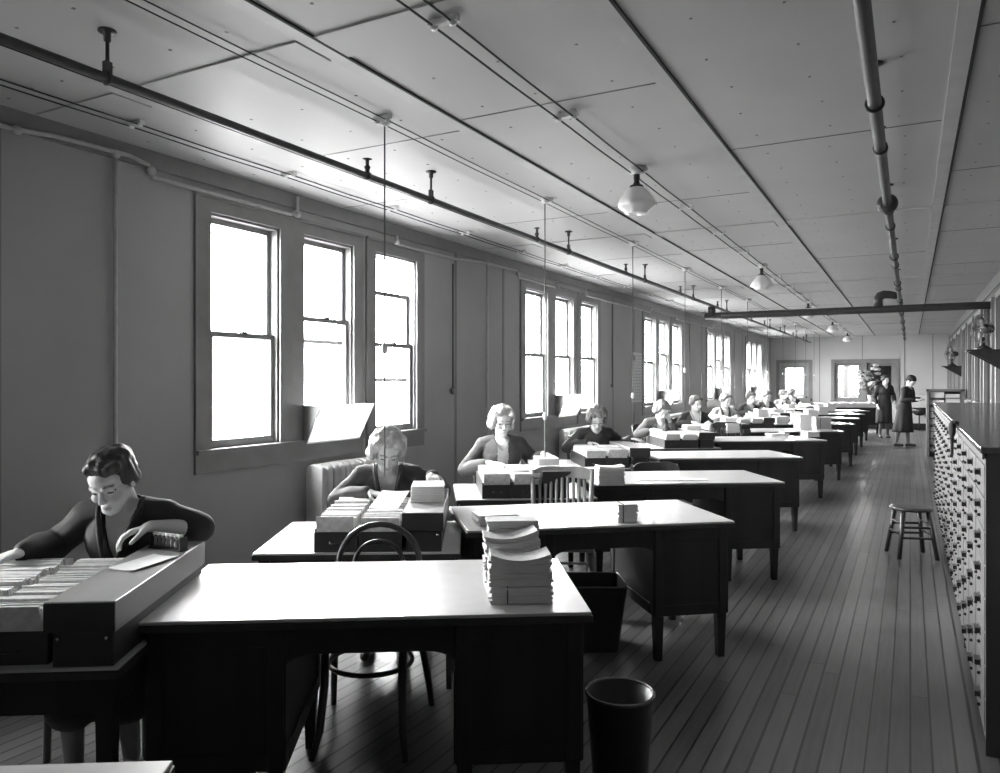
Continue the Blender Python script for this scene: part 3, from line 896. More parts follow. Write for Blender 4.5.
# cards along the farthest desk
m = MB(); rn = random.Random(5)
for i in range(60):
    hh = .13 + rn.uniform(-.02, .02); xx = -1.4 + 1.35 * i / 60
    m.box((xx, .12, hh / 2), (.012 + rn.uniform(0, .006), .15, hh), mx=None)
o = m.build('index_cards', M['card'])
o.location = loc(11, 0, 0, Z); o.rotation_euler = (0, 0, R(ROWS[11][2]))
tag(o, 'row of upright white cards along the front edge of the farthest desk', 'index cards', None, 'stuff')
# flower vase on the farthest desk
vp = loc(11, -.10, .36, DH)
t = thing('flower_vase', 'pale vase of big white flowers standing on the farthest desk', 'vase', vp)
MB().lathe([(.05, 0), (.06, .02), (.045, .1), (.055, .26), (.07, .34), (.05, .34), (.045, .3), (.0, .28)], 18).build('vase', M['porcelain'], t)
m = MB()
rn = random.Random(11)
heads = [(rn.uniform(-.32, .2), rn.uniform(-.2, .2), rn.uniform(.55, 1.05)) for _ in range(24)] + [(.16, 0, 1.22), (.1, .05, 1.12), (.2, .02, 1.1), (-.25, 0, .95), (-.3, .1, .8)]
for hx, hy, hz in heads: m.tube([(0, 0, .3), (hx * .4, hy * .4, .3 + (hz - .3) * .6), (hx, hy, hz)], .006, 5)
m.build('stems', M['leaf'], t)
m = MB()
for hx, hy, hz in heads:
    for q in range(9):
        a = q * 2 * pi / 9
        m.ell((hx + .05 * cos(a), hy + .05 * sin(a), hz + .02 * sin(q * 2.1)), (.045, .045, .028), 8)
    m.ell((hx, hy, hz + .015), (.04, .04, .035), 8)
m.build('blossoms', M['frosted'], t)
m = MB()
for q in range(26):
    a = q * 2.4; rr = .12 + .08 * (q % 3)
    m.ell((rr * cos(a), rr * sin(a), .5 + .02 * q), (.07, .02, .035), 8, rot=Matrix.Rotation(a, 3, 'Z'))
m.build('leaves', M['leaf'], t)

# box-top stacks
def box_stack(k, y, w, d, h, n, label, mat_='manila', rz=0.0):
    return place_bundle(k, -.108 + TOFF.get(k, -.08), y, TH + .198, w, d, h, n, label, rz, 0, 0, 'stacks on the file boxes', table=True, mat_=mat_, jit=.004)
box_stack(2, .43, .18, .24, .085, 12, 'wrapped stack of cards on the file box of the second woman', 'paper', .03)
box_stack(3, .5, .17, .24, .05, 8, 'stack of grey cards under the left hand of the fair-haired woman', 'manila')
box_stack(5, .55, .2, .2, .06, 8, 'stack of pale cards on the file box of the fifth woman', 'paper')
box_stack(6, .55, .2, .2, .07, 8, 'stack of pale cards on the file box of the sixth woman', 'paper')
box_stack(7, .35, .19, .2, .14, 12, 'square stack of cards before the seventh woman', 'paper')
box_stack(8, .45, .19, .2, .06, 8, 'stack of pale cards on the file box of the eighth woman', 'paper')
box_stack(9, .45, .19, .2, .10, 8, 'stack of pale cards on the file box of the ninth woman', 'paper')
# loose sheets
def sheet(p, rz, w, d, label, curl=.01, tiltx=0.0, name='paper_sheet', mt='paper'):
    m = MB(); S = 6
    vs = []
    for i in range(S + 1):
        for j in (0, 1):
            x = -w / 2 + w * i / S; y = -d / 2 + d * j
            z = curl * ((2 * i / S - 1) ** 2) + tiltx * (y + d / 2)
            vs.append((x, y, z)); vs.append((x, y, z + .002))
    fs = []
    for i in range(S):
        a = i * 4; b = a + 4
        fs += [(a, b, b + 2, a + 2), (a + 1, a + 3, b + 3, b + 1), (a, a + 1, b + 1, b), (a + 2, b + 2, b + 3, a + 3)]
    fs += [(0, 2, 3, 1), (S * 4, S * 4 + 1, S * 4 + 3, S * 4 + 2)]
    m.add(vs, fs)
    o = m.build(name, M[mt]); o.location = p; o.rotation_euler = (0, 0, rz)
    return tag(o, label, 'paper')
sheet(tloc(1, -.10, .47, TH + .199), R(12), .11, .22, 'white slip of paper lying on the wooden file box of the nearest woman', .004)
sheet(tloc(2, -.39, .42, TH + .165), R(20), .16, .24, 'white sheet held up over the tray of the second woman', .004, .25)
sheet(tloc(4, -.46, .42, TH + .175), R(30), .2, .2, 'white sheet on the trays of the woman in the dark smock', .004)
sheet(tloc(3, -.50, .35, TH + .18), R(30), .2, .28, 'white sheet on the tray of the fair-haired woman', .004)

# rubber stamp rack on the nearest box
p = tloc(1, -.10, .70, TH + .198)
t = thing('stamp_rack', 'small wire rack of rubber stamps under the hand of the nearest woman', 'stamp rack', p, R(3))
m = MB(); m.lohi((-.085, -.02, 0), (.085, .02, .006))
for x in (-.08, .08): m.lohi((x - .003, -.018, 0), (x + .003, .018, .052))
m.lohi((-.083, -.008, .046), (.083, .008, .052)); m.build('rack_frame', M['brass'], t)
st = None
for i in range(7):
    x = -.068 + i * .0225
    if st is None:
        m = MB(); m.lathe([(.0, .056), (.008, .055), (.010, .048), (.006, .04), (.006, .022), (.008, .018), (.008, .007), (.0, .006)], 10)
        st = m.build('rubber_stamp', [M['chairpale']], t); o = st
        m = MB(); m.ell((0, 0, .056), (.011, .011, .007), 10); kb = m.build('handle_knob', M['card'], st)
    else:
        o = dup(st, parent=t)
    o.location = (x, 0, 0)

# ------------------------------------------------------------------ chairs
def make_bentwood(label):
    t = thing('bentwood_chair', label, 'chair', (0, 0, 0))
    MB().lathe([(.0, .452), (.17, .450), (.19, .455), (.205, .462), (.208, .448), (.2, .432), (.0, .43)], 28).build('seat', M['chairwood'], t)
    def hoop(w, z1, y0, y1, zb=.44):
        pts = []
        pts.append((-w, y0, zb)); pts.append((-w - .005, y0 + .01, zb + .12))
        for k in range(13):
            a = pi - pi * k / 12
            pts.append((w * cos(a), y1 - (y1 - y0) * .35 * (1 - sin(a)), z1 - w * .95 + w * .95 * sin(a)))
        pts.append((w + .005, y0 + .01, zb + .12)); pts.append((w, y0, zb))
        return pts
    # rear legs flow up into the outer hoop; y positive is the back of the chair
    h = hoop(.19, .875, .15, .235)
    for s, i0 in ((-1, 0), (1, -1)):
        MB().tube([(s * .235, .30, 0), (s * .225, .265, .12), (s * .205, .20, .30), (s * .19, .15, .44)], [.014, .016, .017, .016], 10).build('leg', M['chairwood'], t)
        MB().tube([(s * .192, -.245, 0), (s * .172, -.20, .1), (s * .162, -.155, .28), (s * .165, -.135, .44)], [.013, .016, .018, .017], 10).build('leg', M['chairwood'], t)
    MB().tube(h, .0145, 10).build('back_hoop', M['chairwood'], t)
    MB().tube(hoop(.115, .80, .165, .215), .0105, 10).build('inner_hoop', M['chairwood'], t)
    MB().tube([(.18 * cos(2 * pi * k / 28), .01 + .18 * sin(2 * pi * k / 28), .32) for k in range(28)], .0115, 8, closed=True).build('ring_stretcher', M['chairwood'], t)
    return t
def make_slat(label, mt='chairpale', low=0.0):
    t = thing('slat_back_chair', label, 'chair', (0, 0, 0))
    W_ = .21
    s = MB(); s.prism([(-.2, -.21), (.2, -.21), (.215, -.1), (.20, .2), (-.20, .2), (-.215, -.1)], 'z', .43, .462)
    s.build('seat', M[mt], t, .01)
    def bk(z): return .19 + .16 * max(0, (z - .45)) / .45
    def arc(x, z): return bk(z) + .03 - .03 * (x / W_) ** 2
    for sx in (-1, 1):
        MB().tube([(sx * .19, .24, 0), (sx * .19, .2, .45), (sx * .205, bk(.7), .70 - low * .5), (sx * .215, bk(.9), .90 - low)], [.017, .02, .018, .015], 10).build('back_post', M[mt], t)
        MB().tube([(sx * .195, -.20, 0), (sx * .19, -.18, .43)], [.015, .02], 10).build('leg', M[mt], t)
    m = MB(); S = 12; vs = []
    for i in range(S + 1):
        x = -W_ - .012 + (2 * W_ + .024) * i / S
        z1 = .925 - low - .03 * abs(x / W_) ** 6; z0 = .835 - low + .01 * (1 - (x / W_) ** 2)
        for z in (z0, z1):
            vs.append((x, arc(x, z) - .011, z)); vs.append((x, arc(x, z) + .011, z))
    fs = []
    for i in range(S):
        a = i * 4; b = a + 4
        fs += [(a, a + 2, b + 2, b), (a + 1, b + 1, b + 3, a + 3), (a + 2, a + 3, b + 3, b + 2), (a, b, b + 1, a + 1)]
    fs += [(0, 1, 3, 2), (S * 4, S * 4 + 2, S * 4 + 3, S * 4 + 1)]
    m.add(vs, fs); m.build('top_rail', M[mt], t, .004)
    sl = MB(); sl.tube([(0, bk(.46) - .0, .455), (0, bk(.65) + .02, .65), (0, bk(.84) + .025, .845 - low)], .012, 8, sx=.8)
    s0 = None
    for i in range(9):
        x = -.16 + .04 * i
        if s0 is None: s0 = sl.build('slat', M[mt], t); o = s0
        else: o = s0.copy(); COL.objects.link(o); o.parent = t
        o.location = (x, .0, 0)
    for z in (.2, .26):
        y = -.19 if z < .25 else .22
        MB().tube([(-.19, y, z), (.19, y, z)], .011, 8).build('stretcher', M[mt], t)
    for sx in (-1, 1): MB().tube([(sx * .192, -.19, .23), (sx * .19, .22, .23)], .011, 8).build('stretcher', M[mt], t)
    return t
def at_chair(o, p, rz): o.location = (p.x, p.y, 0); o.rotation_euler = (0, 0, rz)
c = make_bentwood('bentwood chair with a round hoop back tucked behind the foreground desk')
at_chair(c, Vector((-2.08, 2.66, 0)), R(27))
c = make_slat('slat-back wooden chair tucked behind the second desk')
at_chair(c, loc(2, -.70, 1.06), R(24))
cd = make_slat('chair with only its dark top rail showing behind the third desk', 'chairwood', .14)
at_chair(cd, loc(3, -.62, .98), R(36))
o = make_slat('dark slat-back chair tucked behind the fifth desk', 'chairwood'); at_chair(o, loc(5, -.80, 1.1), R(30))
chair_k = {}
for k in range(1, NROW + 1):
    chair_k[k] = None

# ------------------------------------------------------------------ people
def voxel(mb, vox, smooth, disp=None, name='body'):
    me = bpy.data.meshes.new('tmp')
    me.from_pydata([tuple(p) for p in mb.v], [], mb.f); me.update()
    o = bpy.data.objects.new('tmp', me); COL.objects.link(o)
    r = o.modifiers.new('r', 'REMESH'); r.mode = 'VOXEL'; r.voxel_size = vox; r.use_smooth_shade = True
    if smooth:
        s = o.modifiers.new('s', 'SMOOTH'); s.factor = .5; s.iterations = smooth
    dg = bpy.context.evaluated_depsgraph_get()
    ev = o.evaluated_get(dg)
    out = bpy.data.meshes.new_from_object(ev)
    out.name = name
    bpy.data.objects.remove(o); bpy.data.meshes.remove(me)
    if disp:
        out.calc_normals_split() if hasattr(out, 'calc_normals_split') else None
        amp, sc, st = disp
        ns = [v.normal.copy() for v in out.vertices]
        for v, n_ in zip(out.vertices, ns):
            c_ = v.co
            q = Vector((c_.x * sc, c_.y * sc, c_.z * sc * st))
            v.co = c_ + n_ * amp * noise.noise(q)
    out.polygons.foreach_set('use_smooth', [True] * len(out.polygons))
    return out

def hand(mb, wrist, direc, palm_n, side, curl=.5, sc=1.0):
    """wrist point, direction to fingers, palm normal (facing the thing held), side=+1 thumb towards d x n"""
    d = Vector(direc).normalized(); n_ = Vector(palm_n); n_ = (n_ - d * n_.dot(d)).normalized()
    lat = d.cross(n_) * side
    w_ = Vector(wrist)
    for q in (-.026, -.009, .009, .026):
        mb.cap(w_ + d * .012 + lat * q * .75, w_ + d * .078 + lat * q, .0135, .012, 8)
    lens = {(-.030): (.026, .019, .016), (-.010): (.033, .023, .018), (.010): (.036, .026, .019), (.030): (.032, .023, .018)}
    for q, ls in lens.items():
        p = w_ + d * .08 + lat * q
        a = curl * .5
        for i, l in enumerate(ls):
            dd = (d * cos(a) + n_ * sin(a) + lat * q * 3.5).normalized()
            p2 = p + dd * l * sc * 1.05
            mb.cap(p, p2, .0098 - .0008 * i, .0092 - .0009 * i, 8)
            p = p2; a += curl * .75
    p = w_ + d * .022 + lat * .026
    d1 = (d * .62 + lat * .7 + n_ * .3).normalized(); p2 = p + d1 * .04
    d2 = (d * .85 + lat * .2 + n_ * .45).normalized(); p3 = p2 + d2 * .03; p4 = p3 + d2 * .022
    mb.chain([p, p2, p3, p4], [.0145, .0115, .0102, .009], 8)

def head_mb(mb, mx):
    E = lambda c, r: mb.ell(c, r, 18, 0, mx)
    C = lambda a, b, r0, r1: mb.cap(a, b, r0, r1, 10, mx)
    E((0, .018, .032), (.074, .094, .083)); E((0, -.042, .035), (.060, .045, .052))
    E((0, -.026, -.035), (.060, .060, .070)); E((0, -.055, -.070), (.040, .032, .038))
    C((-.048, .0, -.05), (-.018, -.066, -.092), .022, .02); C((.048, .0, -.05), (.018, -.066, -.092), .022, .02)
    E((0, -.073, -.096), (.021, .017, .018))
    for s in (-1, 1):
        E((s * .038, -.060, -.034), (.024, .026, .022))
        C((s * .014, -.085, .012), (s * .045, -.071, .014), .0095, .009)
        E((s * .031, -.070, -.006), (.015, .013, .012))
        C((s * .018, -.0805, -.001), (s * .044, -.0735, -.002), .0045, .004)
        E((s * .0095, -.096, -.039), (.0085, .010, .008))
        mb.ell((s * .076, .012, -.012), (.010, .020, .031), 12, 0, mx)
    mb.chain([(0, -.084, .010), (0, -.096, -.014), (0, -.107, -.034)], [.0085, .0095, .0118], 10, mx)
    mb.chain([(-.022, -.080, -.067), (-.008, -.0905, -.0655), (.008, -.0905, -.0655), (.022, -.080, -.067)], [.005, .0075, .0075, .005], 8, mx)
    mb.chain([(-.019, -.079, -.0735), (0, -.0885, -.0765), (.019, -.079, -.0735)], [.005, .0085, .005], 8, mx)

def person(name, label, root, rz, pose, near=True):
    """pose: head (pitch,yaw,roll), lean, arms=((elbow),(wrist),(dir),(palm)) for image-left (-x) and image-right (+x) arm, hair, dress..."""
    t = thing('person', label, 'person', (root.x, root.y, 0), rz, pose.get('group', 'women seated at the work tables'))
    stand = pose.get('stand', False)
    hz = pose.get('hipz', .90 if stand else .545)
    lean = pose.get('lean', .10)              # forward lean of the chest (towards -y)
    tall = pose.get('tall', 0.0)
    hip = Vector((0, 0, hz)); waist = Vector((0, -.02 - lean * .25, hz + .17)); chest = Vector((0, -.03 - lean * .7, hz + .34 + tall)); nb = Vector((0, -.015 - lean, hz + .475 + tall))
    hc = nb + Vector((pose.get('hx', 0), -.03 - pose.get('hfwd', .03), .155 - pose.get('hdrop', 0)))
    pi_, ya, ro = pose.get('head', (20, 0, 0))
    HM = Matrix.Translation(hc) @ Matrix.Rotation(R(ya), 4, 'Z') @ Matrix.Rotation(R(ro), 4, 'Y') @ Matrix.Rotation(R(pi_), 4, 'X')
    sh = {s: Vector((s * .155, nb.y + .025, nb.z - .055 + pose.get('shr', {}).get(s, 0))) for s in (-1, 1)}
    vox = .0048 if near else .008
    b = MB()
    head_mb(b, HM)
    b.chain([HM @ Vector((0, .03, -.055)), nb + Vector((0, .0, .01)), nb - Vector((0, -.01, .06))], [.048, .05, .07], 14)
    def torso(mb, g):
        mb.ell(hip, (.165 + g, .125 + g, .12 + g), 20); mb.ell(waist, (.128 + g, .098 + g, .14), 20)
        mb.ell(chest, (.150 + g, .105 + g, .16), 20); mb.ell(chest + Vector((0, .01, .06)), (.155 + g, .085 + g, .085), 18)
        for s in (-1, 1):
            mb.ell(chest + Vector((s * .058, -.056, -.02)), (.062 + g, .042 + g, .068 + g), 14)
            mb.cap(nb + Vector((s * .03, .015, -.02)), sh[s], .047 + g * .6, .052 + g, 12)
            mb.cap(hip + Vector((s * .03, 0, 0)), waist, .115 + g, .095 + g, 14)
            mb.cap(waist, chest, .1 + g, .1 + g, 14)
    torso(b, 0)
    arms = pose['arms']
    for s in (-1, 1):
        el, wr, di, pn, cu = arms[s]
        el = Vector(el); wr = Vector(wr)
        b.chain([sh[s], sh[s].lerp(el, .5), el, el.lerp(wr, .35), wr], [.046, .041, .036, .036, .0235], 12)
        b.cap(wr, wr + Vector(di).normalized() * .02, .0235, .02, 10)
        hand(b, wr, di, pn, pose.get('thumb', {}).get(s, s), cu)
    legs = {}
    for s in (-1, 1):
        if stand:
            st = pose.get('step', 0.0) * s
            kn = Vector((s * .075, -.01 - st * .5, .47)); an = Vector((s * .075, .02 - st, .08)); toe = an + Vector((s * .015, -.15, -.05))
        else:
            kn = Vector((s * .095, -.43, .50)); an = Vector((s * .085, -.36 + .05 * s, .085)); toe = an + Vector((s * .02, -.14, -.05))
        legs[s] = (kn, an, toe)
        b.chain([hip + Vector((s * .085, 0, -.02)), kn, kn.lerp(an, .3), an], [.085, .054, .05, .033], 12)
        b.chain([an + Vector((0, .03, -.045)), an + Vector((0, -.02, -.03)), toe], [.03, .033, .022], 10)
    me = voxel(b, vox, 4 if near else 2)
    HI = HM.inverted()
    for m_ in (M['skin'], M['lip'], M['eye'], M['brow'], M['stocking']): me.materials.append(m_)
    for p_ in me.polygons:
        c_ = p_.center
        if (c_ - hc).length < .16:
            q = HI @ c_
            if q.y < -.055:
                ax = abs(q.x)
                if -.0805 < q.z < -.0640 and ax < .021 - abs(q.z + .071) * .6 and q.y < -.074: p_.material_index = 1
                elif ((ax - .031) / .0135) ** 2 + ((q.z + .006) / .0050) ** 2 < 1: p_.material_index = 2
                elif .012 < ax < .050 and abs(q.z - (.019 + .004 * sin((ax - .012) / .038 * pi))) < .0032: p_.material_index = 3
        elif c_.z < .42: p_.material_index = 4
    body = link('body', me, t)
    # hair
    hm = MB(); st = pose.get('hair', 'bun')
    def HE(c, r): hm.ell(c, r, 16, 0, HM)
    HE((0, .032, .048), (.088, .100, .082))
    if st == 'bun':
        HE((0, .005, .075), (.080, .085, .052))
        for s in (-1, 1): HE((s * .066, .025, .02), (.028, .058, .055)); HE((s * .07, .045, -.015), (.022, .04, .03)); HE((s * .036, -.036, .082), (.042, .034, .026))
        HE((0, .105, .0), (.055, .045, .05))
    elif st == 'bob':
        HE((0, .02, .075), (.094, .098, .058))
        for s in (-1, 1):
            HE((s * .080, .022, .02), (.034, .068, .068)); HE((s * .083, .022, -.035), (.032, .056, .05)); HE((s * .048, -.045, .078), (.042, .036, .026))
            HE((s * .082, -.028, .025), (.020, .03, .04))
        HE((0, .1, -.01), (.08, .045, .075))
    elif st == 'roll':
        for s in (-1, 1): HE((s * .075, .02, .015), (.03, .06, .05)); HE((s * .05, -.035, .085), (.045, .04, .028))
        HE((0, -.01, .095), (.07, .06, .035)); HE((0, .1, -.02), (.06, .04, .05))
        hm.chain([(-.088, .02, .015), (-.07, -.045, .075), (0, -.062, .098), (.07, -.045, .075), (.088, .02, .015)], [.024, .026, .026, .026, .024], 10, HM)
    elif st == 'hat':
        hm = MB()
        HE((0, .02, .06), (.096, .108, .075)); HE((0, .035, .03), (.093, .10, .07))
        hm.chain([(-.095, .03, .02), (-.07, -.06, .045), (0, -.085, .05), (.07, -.06, .045), (.095, .03, .02)], [.015, .014, .014, .014, .015], 10, HM)
        HE((0, .10, -.02), (.05, .03, .04))
    hme = voxel(hm, .0055 if near else .009, 2, (.013 if near else .008, 32, .6), 'hair')
    hme.materials.append(M[pose.get('hairmat', 'hairdark')])
    ho = link('hat' if st == 'hat' else 'hair', hme, t)
    # dress: torso and sleeves
    dm = MB(); g = .014
    torso(dm, g)
    for s in (-1, 1):
        el, wr, di, pn, cu = arms[s]
        el = Vector(el); wr = Vector(wr)
        cf = pose.get('cuff', .82); c_end = el.lerp(wr, cf[s] if isinstance(cf, dict) else cf)
        mid = sh[s].lerp(el, .5)
        dm.chain([sh[s], mid, el], [.062, .058, .056], 12)
        dm.chain([el, el.lerp(c_end, .5), c_end], [.056, .055, .040], 12)
    dme = voxel(dm, .0065 if near else .0095, 4 if near else 2, (.007, 13, 1.0), 'dress_bodice')
    mats_ = [M[pose.get('dress', 'dressdark')], M[pose.get('front', pose.get('dress', 'dressdark'))]]
    for m_ in mats_: dme.materials.append(m_)
    vd = pose.get('vneck', .16); cw = pose.get('frontw', 0)
    bm = bmesh.new(); bm.from_mesh(dme)
    kill = []
    top = nb.z + .0
    for f_ in bm.faces:
        c_ = f_.calc_center_median()
        if c_.z > nb.z + .032: kill.append(f_); continue
        dz = top - c_.z
        if c_.y < nb.y + .02 and dz < vd and abs(c_.x) < .060 * (1 - max(0, dz) / vd) ** .8 + .004: kill.append(f_); continue
        if cw and c_.y < waist.y - .02 and abs(c_.x) < cw and c_.z > hz: f_.material_index = 1
    bmesh.ops.delete(bm, geom=kill, context='FACES')
    for _ in range(12):
        nv = {}
        for v_ in bm.verts:
            be = [e_ for e_ in v_.link_edges if e_.is_boundary]
            if len(be) == 2: nv[v_] = v_.co * .4 + (be[0].other_vert(v_).co + be[1].other_vert(v_).co) * .3
        for v_, c_ in nv.items(): v_.co = c_
    bm.to_mesh(dme); bm.free()
    do = link('dress_bodice' if not stand else 'coat_top', dme, t)
    sm = do.modifiers.new('thick', 'SOLIDIFY'); sm.thickness = .005; sm.offset = 1
    # collar lapels
    if pose.get('collar'):
        co = MB()
        for s in (-1, 1):
            pts = []
            for q in range(7):
                z_ = nb.z + .03 - (vd + .02) * q / 6
                dz = max(0, top - z_)
                x_ = s * (.070 * (1 - min(1, dz / vd)) ** .8 + .014)
                y_ = nb.y - .052 - .12 * min(1, dz / vd) * .9 + (.045 if q == 0 else 0)
                pts.append((x_, y_, z_))
            co.tube(pts, [.014, .024, .030, .032, .028, .018, .009], 10, sx=.35)
        cme = voxel(co, .006, 2, None, 'collar'); cme.materials.append(M[pose['collar']]); link('collar', cme, t)
    # skirt
    hem = pose.get('hem', .30)
    if stand:
        fl = pose.get('flare', .20); top_z = hz + .16; NR, NS = 16, 56
        vs = []; fs = []
        for side_ in (0, 1):
            for a_ in range(NR + 1):
                q = a_ / NR; z_ = top_z + (hem - top_z) * q
                if q < .28: rx = .150 + (.19 - .150) * (q / .28); ry = .125 + (.155 - .125) * (q / .28)
                else: rx = .19 + (fl - .19) * (q - .28) / .72; ry = .155 + (fl * .95 - .155) * (q - .28) / .72
                cy = waist.y * (1 - q) + .005
                for b_ in range(NS):
                    t_ = 2 * pi * b_ / NS
                    wv = 1 + .055 * max(0, q - .15) * (sin(9 * t_ + 1.3) + .6 * sin(5 * t_ + q * 2))
                    rr = wv - (.03 if side_ else 0)
                    vs.append((rx * rr * cos(t_), cy + ry * rr * sin(t_), z_))
        o_ = (NR + 1) * NS
        for a_ in range(NR):
            for b_ in range(NS):
                c_ = (b_ + 1) % NS
                fs.append((a_ * NS + b_, a_ * NS + c_, (a_ + 1) * NS + c_, (a_ + 1) * NS + b_))
                fs.append((o_ + a_ * NS + b_, o_ + (a_ + 1) * NS + b_, o_ + (a_ + 1) * NS + c_, o_ + a_ * NS + c_))
        for b_ in range(NS):
            c_ = (b_ + 1) % NS
            fs.append((NR * NS + b_, NR * NS + c_, o_ + NR * NS + c_, o_ + NR * NS + b_))
        sk = MB(); sk.add(vs, fs, 0, True)
        sk.build('skirt', M[pose.get('skirt', pose.get('dress', 'dressdark'))], t)
    else:
        sk = MB()
        sk.ell(hip, (.19, .15, .13), 20)
        for s in (-1, 1):
            kn, an, toe = legs[s]
            sk.chain([hip + Vector((s * .07, 0, -.005)), hip.lerp(kn, .5) + Vector((s * .045, 0, .0)), kn + Vector((0, 0, .005))], [.115, .095, .082], 14)
            sk.chain([kn, kn.lerp(an, .5) + Vector((0, .01, .03))], [.08, .095], 14)
        sk.chain([hip + Vector((0, -.1, 0)), Vector((0, -.40, .5)), Vector((0, -.36, .32))], [.1, .08, .08], 12)
        sme = voxel(sk, .009, 4, (.008, 9, .3), 'skirt'); sme.materials.append(M[pose.get('skirt', pose.get('dress', 'dressdark'))])
        link('skirt', sme, t)
    for s in (-1, 1):
        kn, an, toe = legs[s]
        so = MB(); so.chain([an + Vector((0, .035, -.05)), an + Vector((0, -.02, -.04)), toe + Vector((0, -.005, 0))], [.033, .036, .027], 10)
        so.cap(an + Vector((0, .042, -.05)), an + Vector((0, .045, -.068)), .022, .017, 8)
        sme = voxel(so, .007, 2, None, 'shoe')
        for v_ in sme.vertices: v_.co.z = max(v_.co.z, .002)
        sme.materials.append(M['shoe']); link('shoe', sme, t)
    if pose.get('glasses'):
        gm = MB()
        for s in (-1, 1):
            gm.tube([HM @ Vector((s * .032 + .021 * cos(q * pi / 9), -.098 + .006 * abs(cos(q * pi / 9)) * (1 if cos(q * pi / 9) * s > 0 else 0), -.008 + .018 * sin(q * pi / 9))) for q in range(18)], .0011, 6, closed=True)
            gm.tube([HM @ Vector((s * .053, -.094, -.004)), HM @ Vector((s * .079, -.02, 0)), HM @ Vector((s * .08, .02, -.005))], .0015, 5)
        gm.tube([HM @ Vector((-.011, -.099, -.005)), HM @ Vector((0, -.103, -.002)), HM @ Vector((.011, -.099, -.005))], .0016, 5)
        gm.build('eyeglasses', M['brass'], t)
    if pose.get('pen'):
        s = pose['pen']; el, wr, di, pn, cu = arms[s]
        tip = Vector(wr) + Vector(di).normalized() * .12 + Vector((0, 0, -.03))
        o = MB().tube([tip, tip + Vector((-.05 * s, .03, .13))], [.002, .0042], 8).build('pencil', M['boxwood'])
        o.location = (root.x, root.y, 0); o.rotation_euler = (0, 0, rz)
        tag(o, 'pencil held upright in the hand of the second woman', 'pencil')
    return t

def seat_pos(k, u, yl):
    """point on the line local-y = yl of row k that projects to image column u at head height"""
    lo, hi = -3.2, -.8
    for _ in range(50):
        mid = (lo + hi) / 2; p = loc(k, mid, yl)
        if pix(p.x, p.y, 1.2)[0] < u: lo = mid
        else: hi = mid
    return loc(k, (lo + hi) / 2, yl)

def arm(el, wr, di, pn=(0, 0, -1), cu=.5): return (el, wr, di, pn, cu)
BASE = {-1: arm((-.27, -.10, .83), (-.12, -.32, .885), (.6, -.75, -.05)), 1: arm((.27, -.10, .83), (.13, -.33, .885), (-.55, -.8, -.05))}
P = {}
P[1] = dict(head=(26, -8, -5), lean=.15, hfwd=.06, hdrop=.045, tall=.02, hair='bun', hairmat='hairdark', dress='dressdark', collar='dressdark', vneck=.22, cuff={-1: .9, 1: .25}, skirt='dressdark', hx=-.015,
            arms={-1: arm((-.28, -.14, .88), (-.30, -.37, .895), (-.45, -.85, -.08), cu=.35), 1: arm((.28, -.10, .93), (.14, -.26, .968), (-.8, -.45, -.2), (-.1, -.2, -1), .7)})
P[2] = dict(head=(34, 10, 4), lean=.14, hfwd=.05, hdrop=.04, hair='bob', hairmat='hairfair', dress='dressgrey', collar='dressgrey', vneck=.26, cuff=.9, pen=None,
            arms={-1: arm((-.31, -.13, .83), (-.10, -.30, .895), (.85, -.45, -.1), cu=.8), 1: arm((.32, -.04, .86), (.26, -.27, .985), (.1, -.95, -.1), cu=.4)})
P[3] = dict(head=(16, 10, 2), lean=.04, hfwd=.01, hair='bob', hairmat='hairfair', dress='dressgrey', front='dresspale', frontw=.045, vneck=.09, cuff=.82, tall=.035, glasses=True,
            arms={-1: arm((-.31, -.07, .80), (-.12, -.26, .875), (.95, -.2, -.05), cu=.3), 1: arm((.30, -.02, .85), (.33, -.24, .945), (.2, -.95, -.1), cu=.4)})
P[4] = dict(head=(38, -6, 0), lean=.16, hfwd=.05, hdrop=.03, hair='bob', hairmat='hairmid', dress='dressdark', vneck=.05, cuff=.95, glasses=True,
            arms={-1: arm((-.31, -.12, .82), (-.12, -.30, .885), (.9, -.35, -.05), cu=.5), 1: arm((.32, -.06, .84), (.36, -.28, .925), (.75, -.6, -.1), cu=.4)})
P[5] = dict(head=(38, 20, 8), lean=.20, hfwd=.06, hdrop=.03, hair='bob', hairmat='hairmid', dress='dressgrey', front='dresspale', frontw=.05, vneck=.16, cuff=.7,
            arms={-1: arm((-.3, -.14, .80), (-.12, -.34, .885), (.5, -.8, 0), cu=.5), 1: arm((.22, -.22, .80), (.11, -.27, 1.02), (-.25, .0, 1), (-.4, .7, 0), .9)})
P[6] = dict(head=(10, 20, 0), lean=.06, hair='roll', hairmat='hairmid', dress='dressdark', collar='dresspale', vneck=.22, arms=BASE)
P[7] = dict(head=(22, 25, 0), lean=.10, hair='roll', hairmat='hairmid', dress='dresspale', front='dressdark', frontw=.09, vneck=.2, arms=BASE)
P[8] = dict(head=(12, 12, 0), lean=.06, hair='roll', hairmat='hairmid', dress='dressdark', collar='dressgrey', vneck=.12, arms=BASE)
P[9] = dict(head=(28, 15, 0), lean=.14, hair='roll', hairmat='hairmid', dress='dressgrey', vneck=.16, arms=BASE)
P[10] = dict(head=(12, 40, 0), lean=.08, hair='roll', hairmat='hairmid', dress='dresspale', front='dressdark', frontw=.07, vneck=.16, arms=BASE)
P[11] = dict(head=(8, 30, 0), lean=.06, hair='bob', hairmat='hairdark', dress='dressdark', collar='dresspale', vneck=.18, arms=BASE)
UW = {1: 141, 2: 390, 3: 501, 4: 592, 5: 655, 6: 693, 7: 722, 8: 748, 9: 763, 10: 781, 11: 790.5}
